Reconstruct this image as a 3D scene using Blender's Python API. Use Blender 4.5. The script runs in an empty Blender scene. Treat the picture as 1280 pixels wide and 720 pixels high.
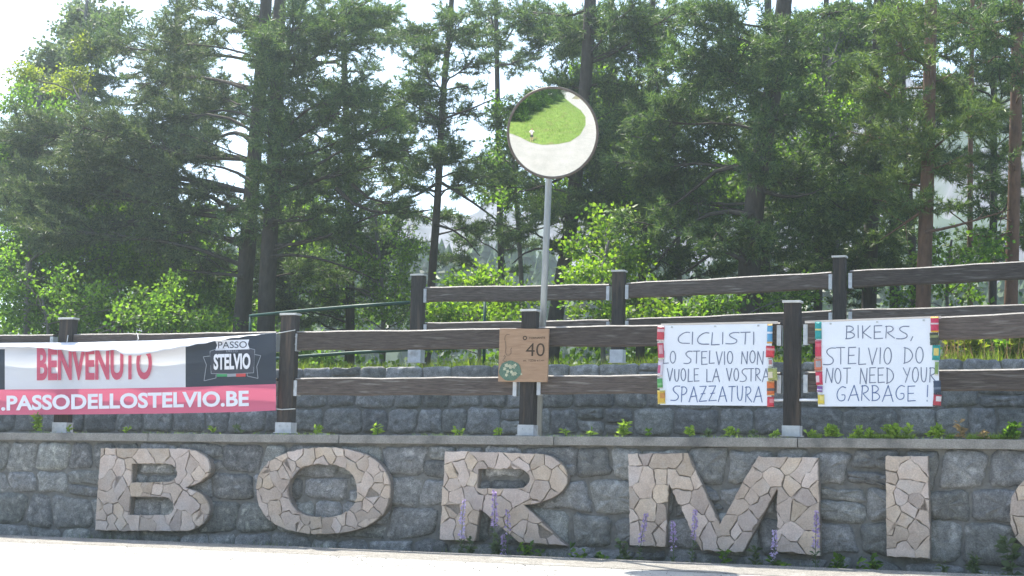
import bpy, bmesh, math, random
import numpy as np
from mathutils import Vector, Matrix
from mathutils.geometry import delaunay_2d_cdt, convex_hull_2d

random.seed(7)
RNG = np.random.default_rng(7)
SC = bpy.context.scene
COL = SC.collection
R = math.radians

# ------------------------------------------------------------------ camera
FOC = 1900.0                                   # focal length in photo pixels (1280 wide)
_up = Vector((450.0, 17600.0, -FOC)).normalized()
_rt = Vector((4484.0, 154.0, FOC))
_x = (_rt - _up * _rt.dot(_up)).normalized()
_y = _up.cross(_x)
ROT = Matrix((_x, _y, _up))                    # camera space -> world
_rw = ROT @ _rt
SLOPE = _rw.z / _rw.x                          # the road and the walls run very slightly downhill


def ray(px, py):
    return ROT @ Vector((px - 640.0, -(py - 360.0), -FOC))


CAM = -(ray(1000, 710) * (13.87 / FOC))        # world origin: foot of the wall
cam_data = bpy.data.cameras.new('camera')
cam_data.sensor_width = 36.0
cam_data.lens = FOC / 1280.0 * 36.0
cam_data.clip_start = 0.05
cam_data.clip_end = 3000.0
cam = bpy.data.objects.new('camera', cam_data)
COL.objects.link(cam)
cam.matrix_world = Matrix.Translation(CAM) @ ROT.to_4x4()
SC.camera = cam


def proj(p):
    v = ROT.transposed() @ (Vector(p) - CAM)
    return 640 + FOC * v.x / -v.z, 360 - FOC * v.y / -v.z, -v.z


def on(px, py, d):
    """Point at distance d behind the wall face that the pixel looks at."""
    r = ray(px, py)
    return CAM + r * ((d - CAM.y) / r.y)


# ------------------------------------------------------------------ light
SUN_DIR = Vector((-0.42, 0.34, 0.95)).normalized()
EXPOSURE = 1.55
w = bpy.data.worlds.new("World")
SC.world = w
w.use_nodes = True
nt = w.node_tree
sky = nt.nodes.new('ShaderNodeTexSky')
sky.sky_type = 'NISHITA'
sky.sun_disc = False
sky.sun_elevation = math.asin(SUN_DIR.z)
sky.sun_rotation = math.atan2(SUN_DIR.x, SUN_DIR.y)
sky.altitude = 1200
sky.air_density = 0.9
sky.ozone_density = 0.9
sky.dust_density = 3.2
nt.links.new(sky.outputs[0], nt.nodes['Background'].inputs[0])
nt.nodes['Background'].inputs[1].default_value = 0.15
sd = bpy.data.lights.new('sun', 'SUN')
sd.energy = 5.0
sd.angle = R(0.55)
sd.color = (1.0, 0.94, 0.82)
so = bpy.data.objects.new('sun', sd)
COL.objects.link(so)
so.rotation_mode = 'QUATERNION'
so.rotation_quaternion = SUN_DIR.to_track_quat('Z', 'Y')
SC.view_settings.view_transform = 'Standard'
SC.view_settings.look = 'None'
SC.view_settings.exposure = EXPOSURE
SC.view_settings.gamma = 1.0
SC.cycles.max_bounces = 6
SC.cycles.diffuse_bounces = 3
SC.cycles.transmission_bounces = 4
SC.cycles.volume_bounces = 0
SC.cycles.sample_clamp_indirect = 6.0
SC.cycles.use_denoising = True

# ------------------------------------------------------------------ materials


def mat(name, c1, c2=None, scale=8.0, rough=0.85, bump=0.0, bscale=None, rand=0.0, stretch=(1, 1, 1),
        spot=None, spot_scale=3.0, spot_lo=0.55, spot_hi=0.7, metal=0.0, spec=0.3, detail=6.0, fine=0.0, hue=0.0):
    m = bpy.data.materials.new(name)
    m.use_nodes = True
    n, l = m.node_tree.nodes, m.node_tree.links
    p = n['Principled BSDF']
    p.inputs['Roughness'].default_value = rough
    p.inputs['Metallic'].default_value = metal
    p.inputs['Specular IOR Level'].default_value = spec
    c2 = c2 or c1
    tc = n.new('ShaderNodeTexCoord')
    oi = n.new('ShaderNodeObjectInfo')
    mul = n.new('ShaderNodeMath'); mul.operation = 'MULTIPLY'; mul.inputs[1].default_value = 57.0
    l.new(oi.outputs['Random'], mul.inputs[0])
    add = n.new('ShaderNodeVectorMath'); add.operation = 'ADD'
    l.new(tc.outputs['Object'], add.inputs[0]); l.new(mul.outputs[0], add.inputs[1])
    mp = n.new('ShaderNodeMapping'); mp.inputs['Scale'].default_value = stretch
    l.new(add.outputs[0], mp.inputs[0])
    vec = mp.outputs[0]
    nz = n.new('ShaderNodeTexNoise'); nz.inputs['Scale'].default_value = scale
    nz.inputs['Detail'].default_value = detail; nz.inputs['Roughness'].default_value = 0.65
    l.new(vec, nz.inputs['Vector'])
    rp = n.new('ShaderNodeValToRGB')
    rp.color_ramp.elements[0].position = 0.3; rp.color_ramp.elements[1].position = 0.7
    rp.color_ramp.elements[0].color = (*c1, 1); rp.color_ramp.elements[1].color = (*c2, 1)
    l.new(nz.outputs['Fac'], rp.inputs[0])
    colr = rp.outputs[0]
    if spot:
        n2 = n.new('ShaderNodeTexNoise'); n2.inputs['Scale'].default_value = spot_scale; n2.inputs['Detail'].default_value = 8
        l.new(vec, n2.inputs['Vector'])
        r2 = n.new('ShaderNodeMapRange'); r2.inputs['From Min'].default_value = spot_lo; r2.inputs['From Max'].default_value = spot_hi
        l.new(n2.outputs['Fac'], r2.inputs[0])
        mx = n.new('ShaderNodeMix'); mx.data_type = 'RGBA'
        l.new(r2.outputs[0], mx.inputs['Factor']); l.new(colr, mx.inputs['A']); mx.inputs['B'].default_value = (*spot, 1)
        colr = mx.outputs['Result']
    if fine:
        n3 = n.new('ShaderNodeTexNoise'); n3.inputs['Scale'].default_value = 90; n3.inputs['Detail'].default_value = 3
        l.new(tc.outputs['Object'], n3.inputs['Vector'])
        r3 = n.new('ShaderNodeMapRange'); r3.inputs['From Min'].default_value = 0.3; r3.inputs['From Max'].default_value = 0.7
        r3.inputs['To Min'].default_value = 1 - fine; r3.inputs['To Max'].default_value = 1 + fine
        l.new(n3.outputs['Fac'], r3.inputs[0])
        vm = n.new('ShaderNodeVectorMath'); vm.operation = 'SCALE'
        l.new(colr, vm.inputs[0]); l.new(r3.outputs[0], vm.inputs['Scale'])
        colr = vm.outputs[0]
    if rand or hue:
        hs = n.new('ShaderNodeHueSaturation')
        r4 = n.new('ShaderNodeMapRange'); r4.inputs['To Min'].default_value = 1 - rand; r4.inputs['To Max'].default_value = 1 + rand
        l.new(oi.outputs['Random'], r4.inputs[0]); l.new(r4.outputs[0], hs.inputs['Value'])
        if hue:
            m5 = n.new('ShaderNodeMath'); m5.operation = 'MULTIPLY'; m5.inputs[1].default_value = 7.31
            f5 = n.new('ShaderNodeMath'); f5.operation = 'FRACT'
            l.new(oi.outputs['Random'], m5.inputs[0]); l.new(m5.outputs[0], f5.inputs[0])
            r5 = n.new('ShaderNodeMapRange'); r5.inputs['To Min'].default_value = 1 - 20 * hue; r5.inputs['To Max'].default_value = 1 + 15 * hue
            l.new(f5.outputs[0], r5.inputs[0]); l.new(r5.outputs[0], hs.inputs['Saturation'])
            r6 = n.new('ShaderNodeMapRange'); r6.inputs['To Min'].default_value = 0.5 - hue; r6.inputs['To Max'].default_value = 0.5 + hue
            l.new(f5.outputs[0], r6.inputs[0]); l.new(r6.outputs[0], hs.inputs['Hue'])
        l.new(colr, hs.inputs['Color']); colr = hs.outputs[0]
    l.new(colr, p.inputs['Base Color'])
    if bump:
        nb = n.new('ShaderNodeTexNoise'); nb.inputs['Scale'].default_value = bscale or scale * 3
        nb.inputs['Detail'].default_value = 8; nb.inputs['Roughness'].default_value = 0.7
        l.new(vec, nb.inputs['Vector'])
        b = n.new('ShaderNodeBump'); b.inputs['Strength'].default_value = bump; b.inputs['Distance'].default_value = 0.02
        l.new(nb.outputs['Fac'], b.inputs['Height']); l.new(b.outputs[0], p.inputs['Normal'])
    return m


def leaf_mat(name, c1, c2, trans=0.45, tcol=None, rough=0.5):
    """Foliage: diffuse plus light coming through, each leaf with its own tone."""
    m = bpy.data.materials.new(name)
    m.use_nodes = True
    n, l = m.node_tree.nodes, m.node_tree.links
    n.clear()
    out = n.new('ShaderNodeOutputMaterial')
    ge = n.new('ShaderNodeNewGeometry')
    rp = n.new('ShaderNodeValToRGB')
    rp.color_ramp.elements[0].color = (*c1, 1); rp.color_ramp.elements[1].color = (*c2, 1)
    l.new(ge.outputs['Random Per Island'], rp.inputs[0])
    tc = n.new('ShaderNodeTexCoord')
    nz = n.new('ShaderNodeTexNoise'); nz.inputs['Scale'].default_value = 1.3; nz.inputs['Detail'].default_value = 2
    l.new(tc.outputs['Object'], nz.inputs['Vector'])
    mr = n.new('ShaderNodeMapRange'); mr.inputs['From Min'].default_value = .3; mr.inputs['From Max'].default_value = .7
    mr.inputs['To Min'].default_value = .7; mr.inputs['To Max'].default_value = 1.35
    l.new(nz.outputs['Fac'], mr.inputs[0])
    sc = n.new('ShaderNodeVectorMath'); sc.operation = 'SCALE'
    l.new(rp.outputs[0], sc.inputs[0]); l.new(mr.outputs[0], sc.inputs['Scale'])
    df = n.new('ShaderNodeBsdfPrincipled'); df.inputs['Roughness'].default_value = rough
    df.inputs['Specular IOR Level'].default_value = 0.35
    l.new(sc.outputs[0], df.inputs['Base Color'])
    tr = n.new('ShaderNodeBsdfTranslucent')
    tm = n.new('ShaderNodeVectorMath'); tm.operation = 'MULTIPLY'
    l.new(sc.outputs[0], tm.inputs[0]); tm.inputs[1].default_value = tcol or (1.3, 1.35, 0.6)
    l.new(tm.outputs[0], tr.inputs[0])
    mx = n.new('ShaderNodeMixShader'); mx.inputs[0].default_value = trans
    l.new(df.outputs[0], mx.inputs[1]); l.new(tr.outputs[0], mx.inputs[2])
    l.new(mx.outputs[0], out.inputs[0])
    return m


def cloth_mat(name, c, trans=0.3, rough=0.6):
    m = bpy.data.materials.new(name)
    m.use_nodes = True
    n, l = m.node_tree.nodes, m.node_tree.links
    p = n['Principled BSDF']; p.inputs['Base Color'].default_value = (*c, 1); p.inputs['Roughness'].default_value = rough
    tr = n.new('ShaderNodeBsdfTranslucent'); tr.inputs[0].default_value = (*c, 1)
    mx = n.new('ShaderNodeMixShader'); mx.inputs[0].default_value = trans
    l.new(p.outputs[0], mx.inputs[1]); l.new(tr.outputs[0], mx.inputs[2])
    l.new(mx.outputs[0], n['Material Output'].inputs[0])
    nb = n.new('ShaderNodeTexNoise'); nb.inputs['Scale'].default_value = 5
    b = n.new('ShaderNodeBump'); b.inputs['Strength'].default_value = .15; b.inputs['Distance'].default_value = .03
    l.new(nb.outputs[0], b.inputs['Height']); l.new(b.outputs[0], p.inputs['Normal'])
    return m


M = {}
M['granite'] = mat('granite', (0.125, 0.125, 0.12), (0.29, 0.288, 0.275), 16, 0.9, 1.0, 14, rand=0.36, hue=0.04,
                   spot=(0.44, 0.43, 0.40), spot_scale=11, spot_lo=.55, spot_hi=.74, fine=0.35)
M['granite_pale'] = mat('granite_pale', (0.135, 0.134, 0.13), (0.27, 0.268, 0.256), 14, 0.9, 1.0, 14, rand=0.28, hue=0.03,
                        spot=(0.38, 0.375, 0.36), spot_scale=9, spot_lo=.55, spot_hi=.74, fine=0.3)
M['mortar'] = mat('mortar', (0.13, 0.127, 0.118), (0.23, 0.225, 0.21), 14, 0.95, 0.8, 40)
M['concrete'] = mat('concrete', (0.225, 0.21, 0.19), (0.33, 0.31, 0.28), 5, 0.9, 0.5, 60, fine=0.2,
                    spot=(0.13, 0.125, 0.12), spot_scale=3.2, spot_lo=.52, spot_hi=.72)
M['letter_side'] = mat('letter_side', (0.22, 0.19, 0.16), (0.32, 0.27, 0.23), 12, 0.9, 0.5, 50, fine=.2)
M['joint'] = mat('joint', (0.20, 0.175, 0.155), (0.28, 0.25, 0.22), 20, 0.95, 0.6, 60)
M['porphyry'] = mat('porphyry', (0.45, 0.35, 0.282), (0.58, 0.475, 0.395), 7, 0.8, 0.8, 16, rand=0.2, hue=0.011,
                    spot=(0.54, 0.47, 0.42), spot_scale=5, spot_lo=.5, spot_hi=.75, fine=0.14)
M['wood'] = mat('wood', (0.060, 0.046, 0.040), (0.165, 0.132, 0.115), 7, 0.8, 1.0, 10, rand=0.25, stretch=(1, 8, 12),
                spot=(0.26, 0.235, 0.21), spot_scale=3, spot_lo=.58, spot_hi=.74, detail=10)
M['rail_sunlit'] = mat('rail_sunlit', (0.18, 0.165, 0.15), (0.42, 0.385, 0.35), 10, 0.6, 0.4, 30, stretch=(1, 6, 6))  # paler rail wood: sunlight along the top edges put into the colour
M['post_wood'] = mat('post_wood', (0.026, 0.023, 0.023), (0.070, 0.060, 0.055), 7, 0.8, 1.0, 10, rand=0.15, stretch=(12, 12, 1),
                     spot=(0.105, 0.078, 0.062), spot_scale=1.5, spot_lo=.55, spot_hi=.7, detail=10)
M['steel'] = mat('steel', (0.42, 0.44, 0.46), (0.58, 0.60, 0.62), 14, 0.5, 0.1, 40, metal=0.35, rand=.1,
                 spot=(0.30, 0.28, 0.26), spot_scale=8, spot_lo=.6, spot_hi=.8)
M['cap_metal'] = mat('cap_metal', (0.5, 0.5, 0.48), (0.62, 0.61, 0.58), 20, 0.5, 0.1, 40, metal=0.2)
M['green_pipe'] = mat('green_pipe', (0.008, 0.045, 0.036), (0.014, 0.065, 0.05), 8, 0.45)
M['asphalt'] = mat('asphalt', (0.29, 0.285, 0.275), (0.35, 0.345, 0.33), 3.0, 0.9, 0.8, 55, fine=0.25,
                   spot=(0.37, 0.36, 0.345), spot_scale=.7, spot_lo=.4, spot_hi=.7)
M['verge'] = mat('verge', (0.20, 0.19, 0.175), (0.31, 0.295, 0.27), 14, 0.95, 1.0, 60, fine=0.5, spot=(0.34, 0.33, 0.31), spot_scale=4)
M['gravel'] = mat('gravel', (0.07, 0.06, 0.05), (0.24, 0.22, 0.19), 35, 0.95, 1.0, 60, fine=0.4)
M['soil'] = mat('soil', (0.035, 0.045, 0.022), (0.085, 0.085, 0.045), 5, 0.95, 0.8, 25)
M['meadow'] = mat('meadow', (0.09, 0.16, 0.03), (0.19, 0.27, 0.06), 1.1, 0.9, 0.8, 9, spot=(0.17, 0.18, 0.07), spot_scale=.6)
M['bank'] = mat('bank', (0.16, 0.15, 0.09), (0.30, 0.27, 0.18), 1.2, 0.9, 0.8, 9, spot=(0.12, 0.17, 0.05), spot_scale=.5)
M['wooded'] = mat('wooded', (0.02, 0.042, 0.03), (0.05, 0.085, 0.05), .35, 0.9, 1.0, 1.2)
M['rock'] = mat('rock', (0.085, 0.088, 0.11), (0.19, 0.19, 0.23), .16, 0.9, 1.0, .5, stretch=(1, 1, .5),
                spot=(0.05, 0.085, 0.06), spot_scale=.09, spot_lo=.52, spot_hi=.6)
M['bark'] = mat('bark', (0.036, 0.030, 0.027), (0.085, 0.070, 0.060), 14, 0.95, 1.0, 22, stretch=(1, 1, .3))
M['bark_red'] = mat('bark_red', (0.09, 0.055, 0.04), (0.20, 0.115, 0.075), 12, 0.95, 1.0, 22, stretch=(1, 1, .35))
M['bark_grey'] = mat('bark_grey', (0.09, 0.085, 0.08), (0.18, 0.17, 0.155), 12, 0.95, .8, 22)
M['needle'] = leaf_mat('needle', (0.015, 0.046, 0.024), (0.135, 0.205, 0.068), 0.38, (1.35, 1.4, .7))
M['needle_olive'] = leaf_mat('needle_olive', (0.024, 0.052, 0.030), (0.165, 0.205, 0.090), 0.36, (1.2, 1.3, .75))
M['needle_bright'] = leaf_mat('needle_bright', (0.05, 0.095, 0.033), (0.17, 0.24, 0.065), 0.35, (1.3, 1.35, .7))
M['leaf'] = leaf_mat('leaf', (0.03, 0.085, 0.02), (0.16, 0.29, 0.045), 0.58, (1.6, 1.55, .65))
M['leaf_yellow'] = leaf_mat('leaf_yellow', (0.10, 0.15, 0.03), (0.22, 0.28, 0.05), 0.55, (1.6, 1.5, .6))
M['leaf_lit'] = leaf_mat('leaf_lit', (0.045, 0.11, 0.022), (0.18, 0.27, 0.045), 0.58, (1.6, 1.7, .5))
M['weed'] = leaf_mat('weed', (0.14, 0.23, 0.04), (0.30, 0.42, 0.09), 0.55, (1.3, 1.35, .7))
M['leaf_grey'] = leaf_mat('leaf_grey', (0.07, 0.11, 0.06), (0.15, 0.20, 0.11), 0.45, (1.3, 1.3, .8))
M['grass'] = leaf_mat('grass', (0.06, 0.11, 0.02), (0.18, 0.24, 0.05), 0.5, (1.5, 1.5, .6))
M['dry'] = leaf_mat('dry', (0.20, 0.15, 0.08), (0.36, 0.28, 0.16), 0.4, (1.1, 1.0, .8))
M['stem'] = leaf_mat('stem', (0.08, 0.12, 0.05), (0.12, 0.17, 0.07), 0.2)
M['petal'] = leaf_mat('petal', (0.34, 0.26, 0.46), (0.60, 0.50, 0.70), 0.35, (1.1, 1.0, 1.2))
M['petal_pale'] = leaf_mat('petal_pale', (0.50, 0.42, 0.66), (0.75, 0.68, 0.85), 0.35, (1.1, 1.0, 1.2))
M['banner_white'] = cloth_mat('banner_white', (0.78, 0.79, 0.84), 0.35)
M['banner_dark'] = cloth_mat('banner_dark', (0.035, 0.045, 0.065), 0.25)
M['banner_pink'] = cloth_mat('banner_pink', (0.74, 0.17, 0.27), 0.35)
M['print_white'] = mat('print_white', (0.78, 0.78, 0.82), rough=.6)
M['print_pink'] = cloth_mat('print_pink', (0.66, 0.13, 0.21), 0.35)
M['print_dark'] = mat('print_dark', (0.06, 0.065, 0.085), rough=.6)
M['print_grey'] = mat('print_grey', (0.30, 0.32, 0.36), rough=.6)
M['print_green'] = mat('print_green', (0.05, 0.30, 0.12), rough=.6)
M['print_red'] = mat('print_red', (0.55, 0.08, 0.08), rough=.6)
M['paper'] = mat('paper', (0.76, 0.78, 0.84), (0.80, 0.82, 0.87), 3, .75, .25, 4)
M['ink'] = mat('ink', (0.10, 0.12, 0.20), (0.20, 0.23, 0.32), 12, .6)
M['ink_blue'] = mat('ink_blue', (0.07, 0.12, 0.28), (0.15, 0.2, 0.36), 12, .6)
M['lath'] = mat('lath', (0.55, 0.48, 0.42), (0.66, 0.58, 0.52), 8, .7, .2, 30, stretch=(1, 6, 6))
M['sign_wood'] = mat('sign_wood', (0.31, 0.19, 0.115), (0.42, 0.27, 0.17), 6, .7, .2, 25, stretch=(1, 1, 8))
M['burn'] = mat('burn', (0.045, 0.028, 0.018), (0.07, 0.045, 0.03), 12, .8)
M['burn_soft'] = mat('burn_soft', (0.17, 0.11, 0.07), (0.22, 0.15, 0.10), 12, .8)
M['paint_green'] = mat('paint_green', (0.06, 0.13, 0.10), (0.15, 0.22, 0.15), 60, .7)
M['paint_cream'] = mat('paint_cream', (0.42, 0.44, 0.30), (0.62, 0.60, 0.42), 60, .7)
M['rim'] = mat('rim', (0.11, 0.085, 0.07), (0.17, 0.14, 0.12), 14, .5, metal=.2)
M['housing'] = mat('housing', (0.22, 0.22, 0.22), (0.3, 0.3, 0.3), 8, .6)
M['pole'] = mat('pole', (0.25, 0.27, 0.28), (0.40, 0.42, 0.43), 6, .5, .1, 30, metal=.3, stretch=(1, 1, .3))
M['mirror'] = mat('mirror', (0.62, 0.63, 0.61), (0.72, 0.73, 0.72), 7, rough=0.025, metal=1.0, stretch=(1, 1, .4))
M['string'] = mat('string', (0.6, 0.6, 0.58), rough=.7)
M['skin'] = mat('skin', (0.48, 0.30, 0.22), (0.55, 0.36, 0.27), 8, .55)
M['hair'] = mat('hair', (0.05, 0.035, 0.025), (0.09, 0.06, 0.04), 30, .6)
M['shirt'] = mat('shirt', (0.80, 0.80, 0.80), (0.86, 0.86, 0.86), 6, .8)
M['shorts'] = mat('shorts', (0.045, 0.05, 0.07), (0.07, 0.075, 0.10), 6, .8)
M['shoe'] = mat('shoe', (0.10, 0.09, 0.09), (0.16, 0.14, 0.13), 6, .7)
M['phone'] = mat('phone', (0.02, 0.02, 0.022), rough=.3)
M['ink_black'] = mat('eye', (0.03, 0.025, 0.02), rough=.3)
_wc = {}


def colmat(rgb):
    k = tuple(round(c, 3) for c in rgb)
    if k not in _wc:
        _wc[k] = mat('foil', k, tuple(min(1, c * 1.15) for c in k), 60, .38, .5, 45)
    return _wc[k]


# ------------------------------------------------------------------ object helpers


def tag(o, label=None, cat=None, group=None, kind=None):
    if label: o['label'] = label
    if cat: o['category'] = cat
    if group: o['group'] = group
    if kind: o['kind'] = kind
    return o


def empty(name, loc=(0, 0, 0), label=None, cat=None, group=None):
    o = bpy.data.objects.new(name, None)
    o.empty_display_size = .1
    COL.objects.link(o)
    o.location = loc
    return tag(o, label, cat, group)


def root_of(p):
    v = Vector((0, 0, 0))
    while p is not None:
        v += p.location
        p = p.parent
    return v


def link(name, me, m, parent=None, loc=None, smooth=False):
    """Mesh given in world coordinates; stored relative to its parent (or to loc)."""
    o = bpy.data.objects.new(name, me)
    COL.objects.link(o)
    off = root_of(parent) if parent is not None else Vector(loc or (0, 0, 0))
    if off.length > 0:
        me.transform(Matrix.Translation(-off))
    if parent is not None:
        o.parent = parent
    elif loc is not None:
        o.location = loc
    for x in (m if isinstance(m, (list, tuple)) else [m]):
        me.materials.append(x)
    if smooth:
        me.polygons.foreach_set('use_smooth', [True] * len(me.polygons))
    return o


def mesh_from(verts, faces, fix=True):
    me = bpy.data.meshes.new('m')
    me.from_pydata([tuple(v) for v in verts], [], faces)
    if fix:
        bm = bmesh.new(); bm.from_mesh(me)
        bmesh.ops.recalc_face_normals(bm, faces=bm.faces)
        bm.to_mesh(me); bm.free()
    me.update()
    return me


def mesh_tris(V, nper=3):
    """V: (N, nper, 3) separate faces, quick."""
    V = np.asarray(V, dtype=np.float32)
    n = len(V)
    me = bpy.data.meshes.new('m')
    me.vertices.add(n * nper)
    me.vertices.foreach_set('co', V.reshape(-1))
    me.loops.add(n * nper)
    me.loops.foreach_set('vertex_index', np.arange(n * nper, dtype=np.int32))
    me.polygons.add(n)
    me.polygons.foreach_set('loop_start', np.arange(0, n * nper, nper, dtype=np.int32))
    me.polygons.foreach_set('loop_total', np.full(n, nper, dtype=np.int32))
    me.update(calc_edges=True)
    return me


class MB:
    def __init__(s):
        s.v, s.f = [], []

    def add(s, vs, fs):
        k = len(s.v)
        s.v += [tuple(v) for v in vs]
        s.f += [tuple(k + i for i in f) for f in fs]

    def hexa(s, p):      # 8 corners: 4 bottom loop, 4 top loop
        s.add(p, [(0, 1, 2, 3), (4, 5, 6, 7), (0, 1, 5, 4), (1, 2, 6, 5), (2, 3, 7, 6), (3, 0, 4, 7)])

    def box(s, x0, x1, y0, y1, z0, z1):
        s.hexa([(x0, y0, z0), (x1, y0, z0), (x1, y1, z0), (x0, y1, z0), (x0, y0, z1), (x1, y0, z1), (x1, y1, z1), (x0, y1, z1)])

    def tube(s, pts, rad, n=8, cap=True):
        pts = [Vector(p) for p in pts]
        if not isinstance(rad, (list, tuple)): rad = [rad] * len(pts)
        k = len(s.v)
        a = None
        for i, p in enumerate(pts):
            t = (pts[min(i + 1, len(pts) - 1)] - pts[max(i - 1, 0)]).normalized()
            if a is None:
                a = t.orthogonal().normalized()
            a = (a - t * a.dot(t))
            a = a.normalized() if a.length > 1e-6 else t.orthogonal().normalized()
            b = t.cross(a)
            for j in range(n):
                th = 2 * math.pi * j / n
                s.v.append(tuple(p + (a * math.cos(th) + b * math.sin(th)) * rad[i]))
        for i in range(len(pts) - 1):
            for j in range(n):
                q = k + i * n
                s.f.append((q + j, q + (j + 1) % n, q + n + (j + 1) % n, q + n + j))
        if cap:
            s.f.append(tuple(k + j for j in range(n)))
            s.f.append(tuple(k + (len(pts) - 1) * n + j for j in range(n)))

    def build(s, name, m, parent=None, loc=None, smooth=False, bevel=0.0, fix=True):
        me = mesh_from(s.v, s.f, fix)
        if bevel:
            bm = bmesh.new(); bm.from_mesh(me)
            bmesh.ops.bevel(bm, geom=list(bm.edges), offset=bevel, segments=2, affect='EDGES', profile=.6)
            bm.to_mesh(me); bm.free()
        return link(name, me, m, parent, loc, smooth)


def noise1(x, s=0.0):
    return math.sin(x * 1.7 + s) * .5 + math.sin(x * 3.9 + s * 2.3 + 1) * .3 + math.sin(x * 8.3 + s * 1.1 + 2) * .2


# ------------------------------------------------------------------ ground levels
YE = -0.45                                                 # near edge of the gutter = far edge of the road
ROAD_Z = on(1000, 709, YE).z - SLOPE * on(1000, 709, YE).x  # road height at its far edge, x = 0
FALL = 0.03
RISE = 0.17


def road_z(x, y):
    return ROAD_Z + SLOPE * x + FALL * (max(y, -16.0) - YE) + RISE * max(0.0, -22.0 - y)


CAP_B = [on(640, 556, -.06).z - SLOPE * on(640, 556, -.06).x][0]
CAP_T = [on(640, 545, -.06).z - SLOPE * on(640, 545, -.06).x][0]
TW = 3.0                                                   # plane of the upper wall face
_p = on(771, 454, TW)
TERR = _p.z - SLOPE * _p.x

# ------------------------------------------------------------------ terrain, road
gb = MB()


def terrain_h(x, y):
    s = SLOPE * x
    if y < YE: return road_z(x, y) - .12
    if y < .3: return ROAD_Z + s - .10
    if y < TW + .2: return CAP_T + s - .18
    if y < 9: return TERR + s - .10 + .02 * (y - 3) + .05 * noise1(x * 1.3 + y)
    if y < 60: return TERR + s + .02 - .16 * (y - 9) + .2 * noise1(x * .4 + y * .3)
    return TERR + s - 8.1


xs = [-300, -120, -60] + [-30 + i * .75 for i in range(81)] + [60, 120, 300]
ys = [-300, -150, -80, -50, -30, -22, -16, -12, -8, -4, -1.5, YE - .02, YE + .02, .26, .34, TW + .18, TW + .24] + \
     [3.6 + i * .6 for i in range(12)] + [12, 15, 20, 30, 45, 60, 90, 150, 300]
vv = [(x, y, terrain_h(x, y)) for y in ys for x in xs]
nx = len(xs)
ff = [(j * nx + i, j * nx + i + 1, (j + 1) * nx + i + 1, (j + 1) * nx + i) for j in range(len(ys) - 1) for i in range(nx - 1)]
gb.add(vv, ff)
tag(gb.build('ground', M['soil'], smooth=True), kind='structure')

rb = MB()
rx = [-90 + i * 3 for i in range(61)]
ry = [YE, -1.0, -2, -4, -8, -12, -16, -22, -30, -40, -60, -80, -105]
v2 = []
for y in ry:
    for x in rx:
        v2.append((x, y + (.03 * noise1(x * 2.1) if y == YE else 0), road_z(x, y)))
n0 = len(v2)
for x in rx: v2.append((x, YE + .03 * noise1(x * 2.1) + .004, road_z(x, YE) - .2))
nx = len(rx)
f2 = [(j * nx + i, j * nx + i + 1, (j + 1) * nx + i + 1, (j + 1) * nx + i) for j in range(len(ry) - 1) for i in range(nx - 1)]
f2 += [(i, i + 1, n0 + i + 1, n0 + i) for i in range(nx - 1)]
rb.add(v2, f2)
tag(rb.build('road', M['asphalt']), kind='structure')

vb = MB()
V = []; ysv = [YE - .004, YE - .3, YE - .55, YE - .85]
for x in rx:
    for k_, y in enumerate(ysv): V.append((x, y + (.22 * noise1(x * 1.3, 2) if k_ == 3 else .03 * noise1(x * 2.1) if k_ == 0 else 0), road_z(x, y) + .005))
vb.add(V, [(i * 4 + j, i * 4 + j + 1, i * 4 + j + 5, i * 4 + j + 4) for i in range(len(rx) - 1) for j in range(3)])
tag(vb.build('road_verge', M['verge']), kind='structure')

# gravel washed up along the far road edge
gv = []
for k in range(7000):
    x = random.uniform(-14, 8); y = YE - abs(random.gauss(0, .16)); s = random.uniform(.003, .011)
    if random.random() < .4: y = YE - random.random() * 1.6; s *= .8
    z = road_z(x, y)
    a = random.random() * 6.28
    c = Vector((x, y, z + s * .9))
    q = [Vector((x + s * math.cos(a + i * 2.09), y + s * math.sin(a + i * 2.09), z + .0005)) for i in range(3)]
    for i in range(3): gv.append([q[i], q[(i + 1) % 3], c])
tag(link('gravel', mesh_tris(gv), M['gravel']), kind='stuff')

# ------------------------------------------------------------------ stone walls


def resample(poly, step):
    out = []
    n = len(poly)
    for i in range(n):
        a, b = Vector(poly[i]), Vector(poly[(i + 1) % n])
        k = max(1, int((b - a).length / step))
        for j in range(k): out.append(a.lerp(b, j / k))
    return out


def chaikin(p, it=1, q=.25):
    for _ in range(it):
        o = []
        for i in range(len(p)):
            a, b = p[i], p[(i + 1) % len(p)]
            o += [a.lerp(b, q), a.lerp(b, 1 - q)]
        p = o
    return p


def offset(poly, d):
    n = len(poly)
    area = sum(poly[i].x * poly[(i + 1) % n].y - poly[(i + 1) % n].x * poly[i].y for i in range(n))
    sg = 1 if area > 0 else -1
    out = []
    for i in range(n):
        a, b, c = poly[i - 1], poly[i], poly[(i + 1) % n]
        n1 = Vector((-(b - a).y, (b - a).x)).normalized(); n2 = Vector((-(c - b).y, (c - b).x)).normalized()
        nn = n1 + n2
        nn = nn.normalized() if nn.length > .2 else n1
        out.append(b + nn * d * sg)
    return out


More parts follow.
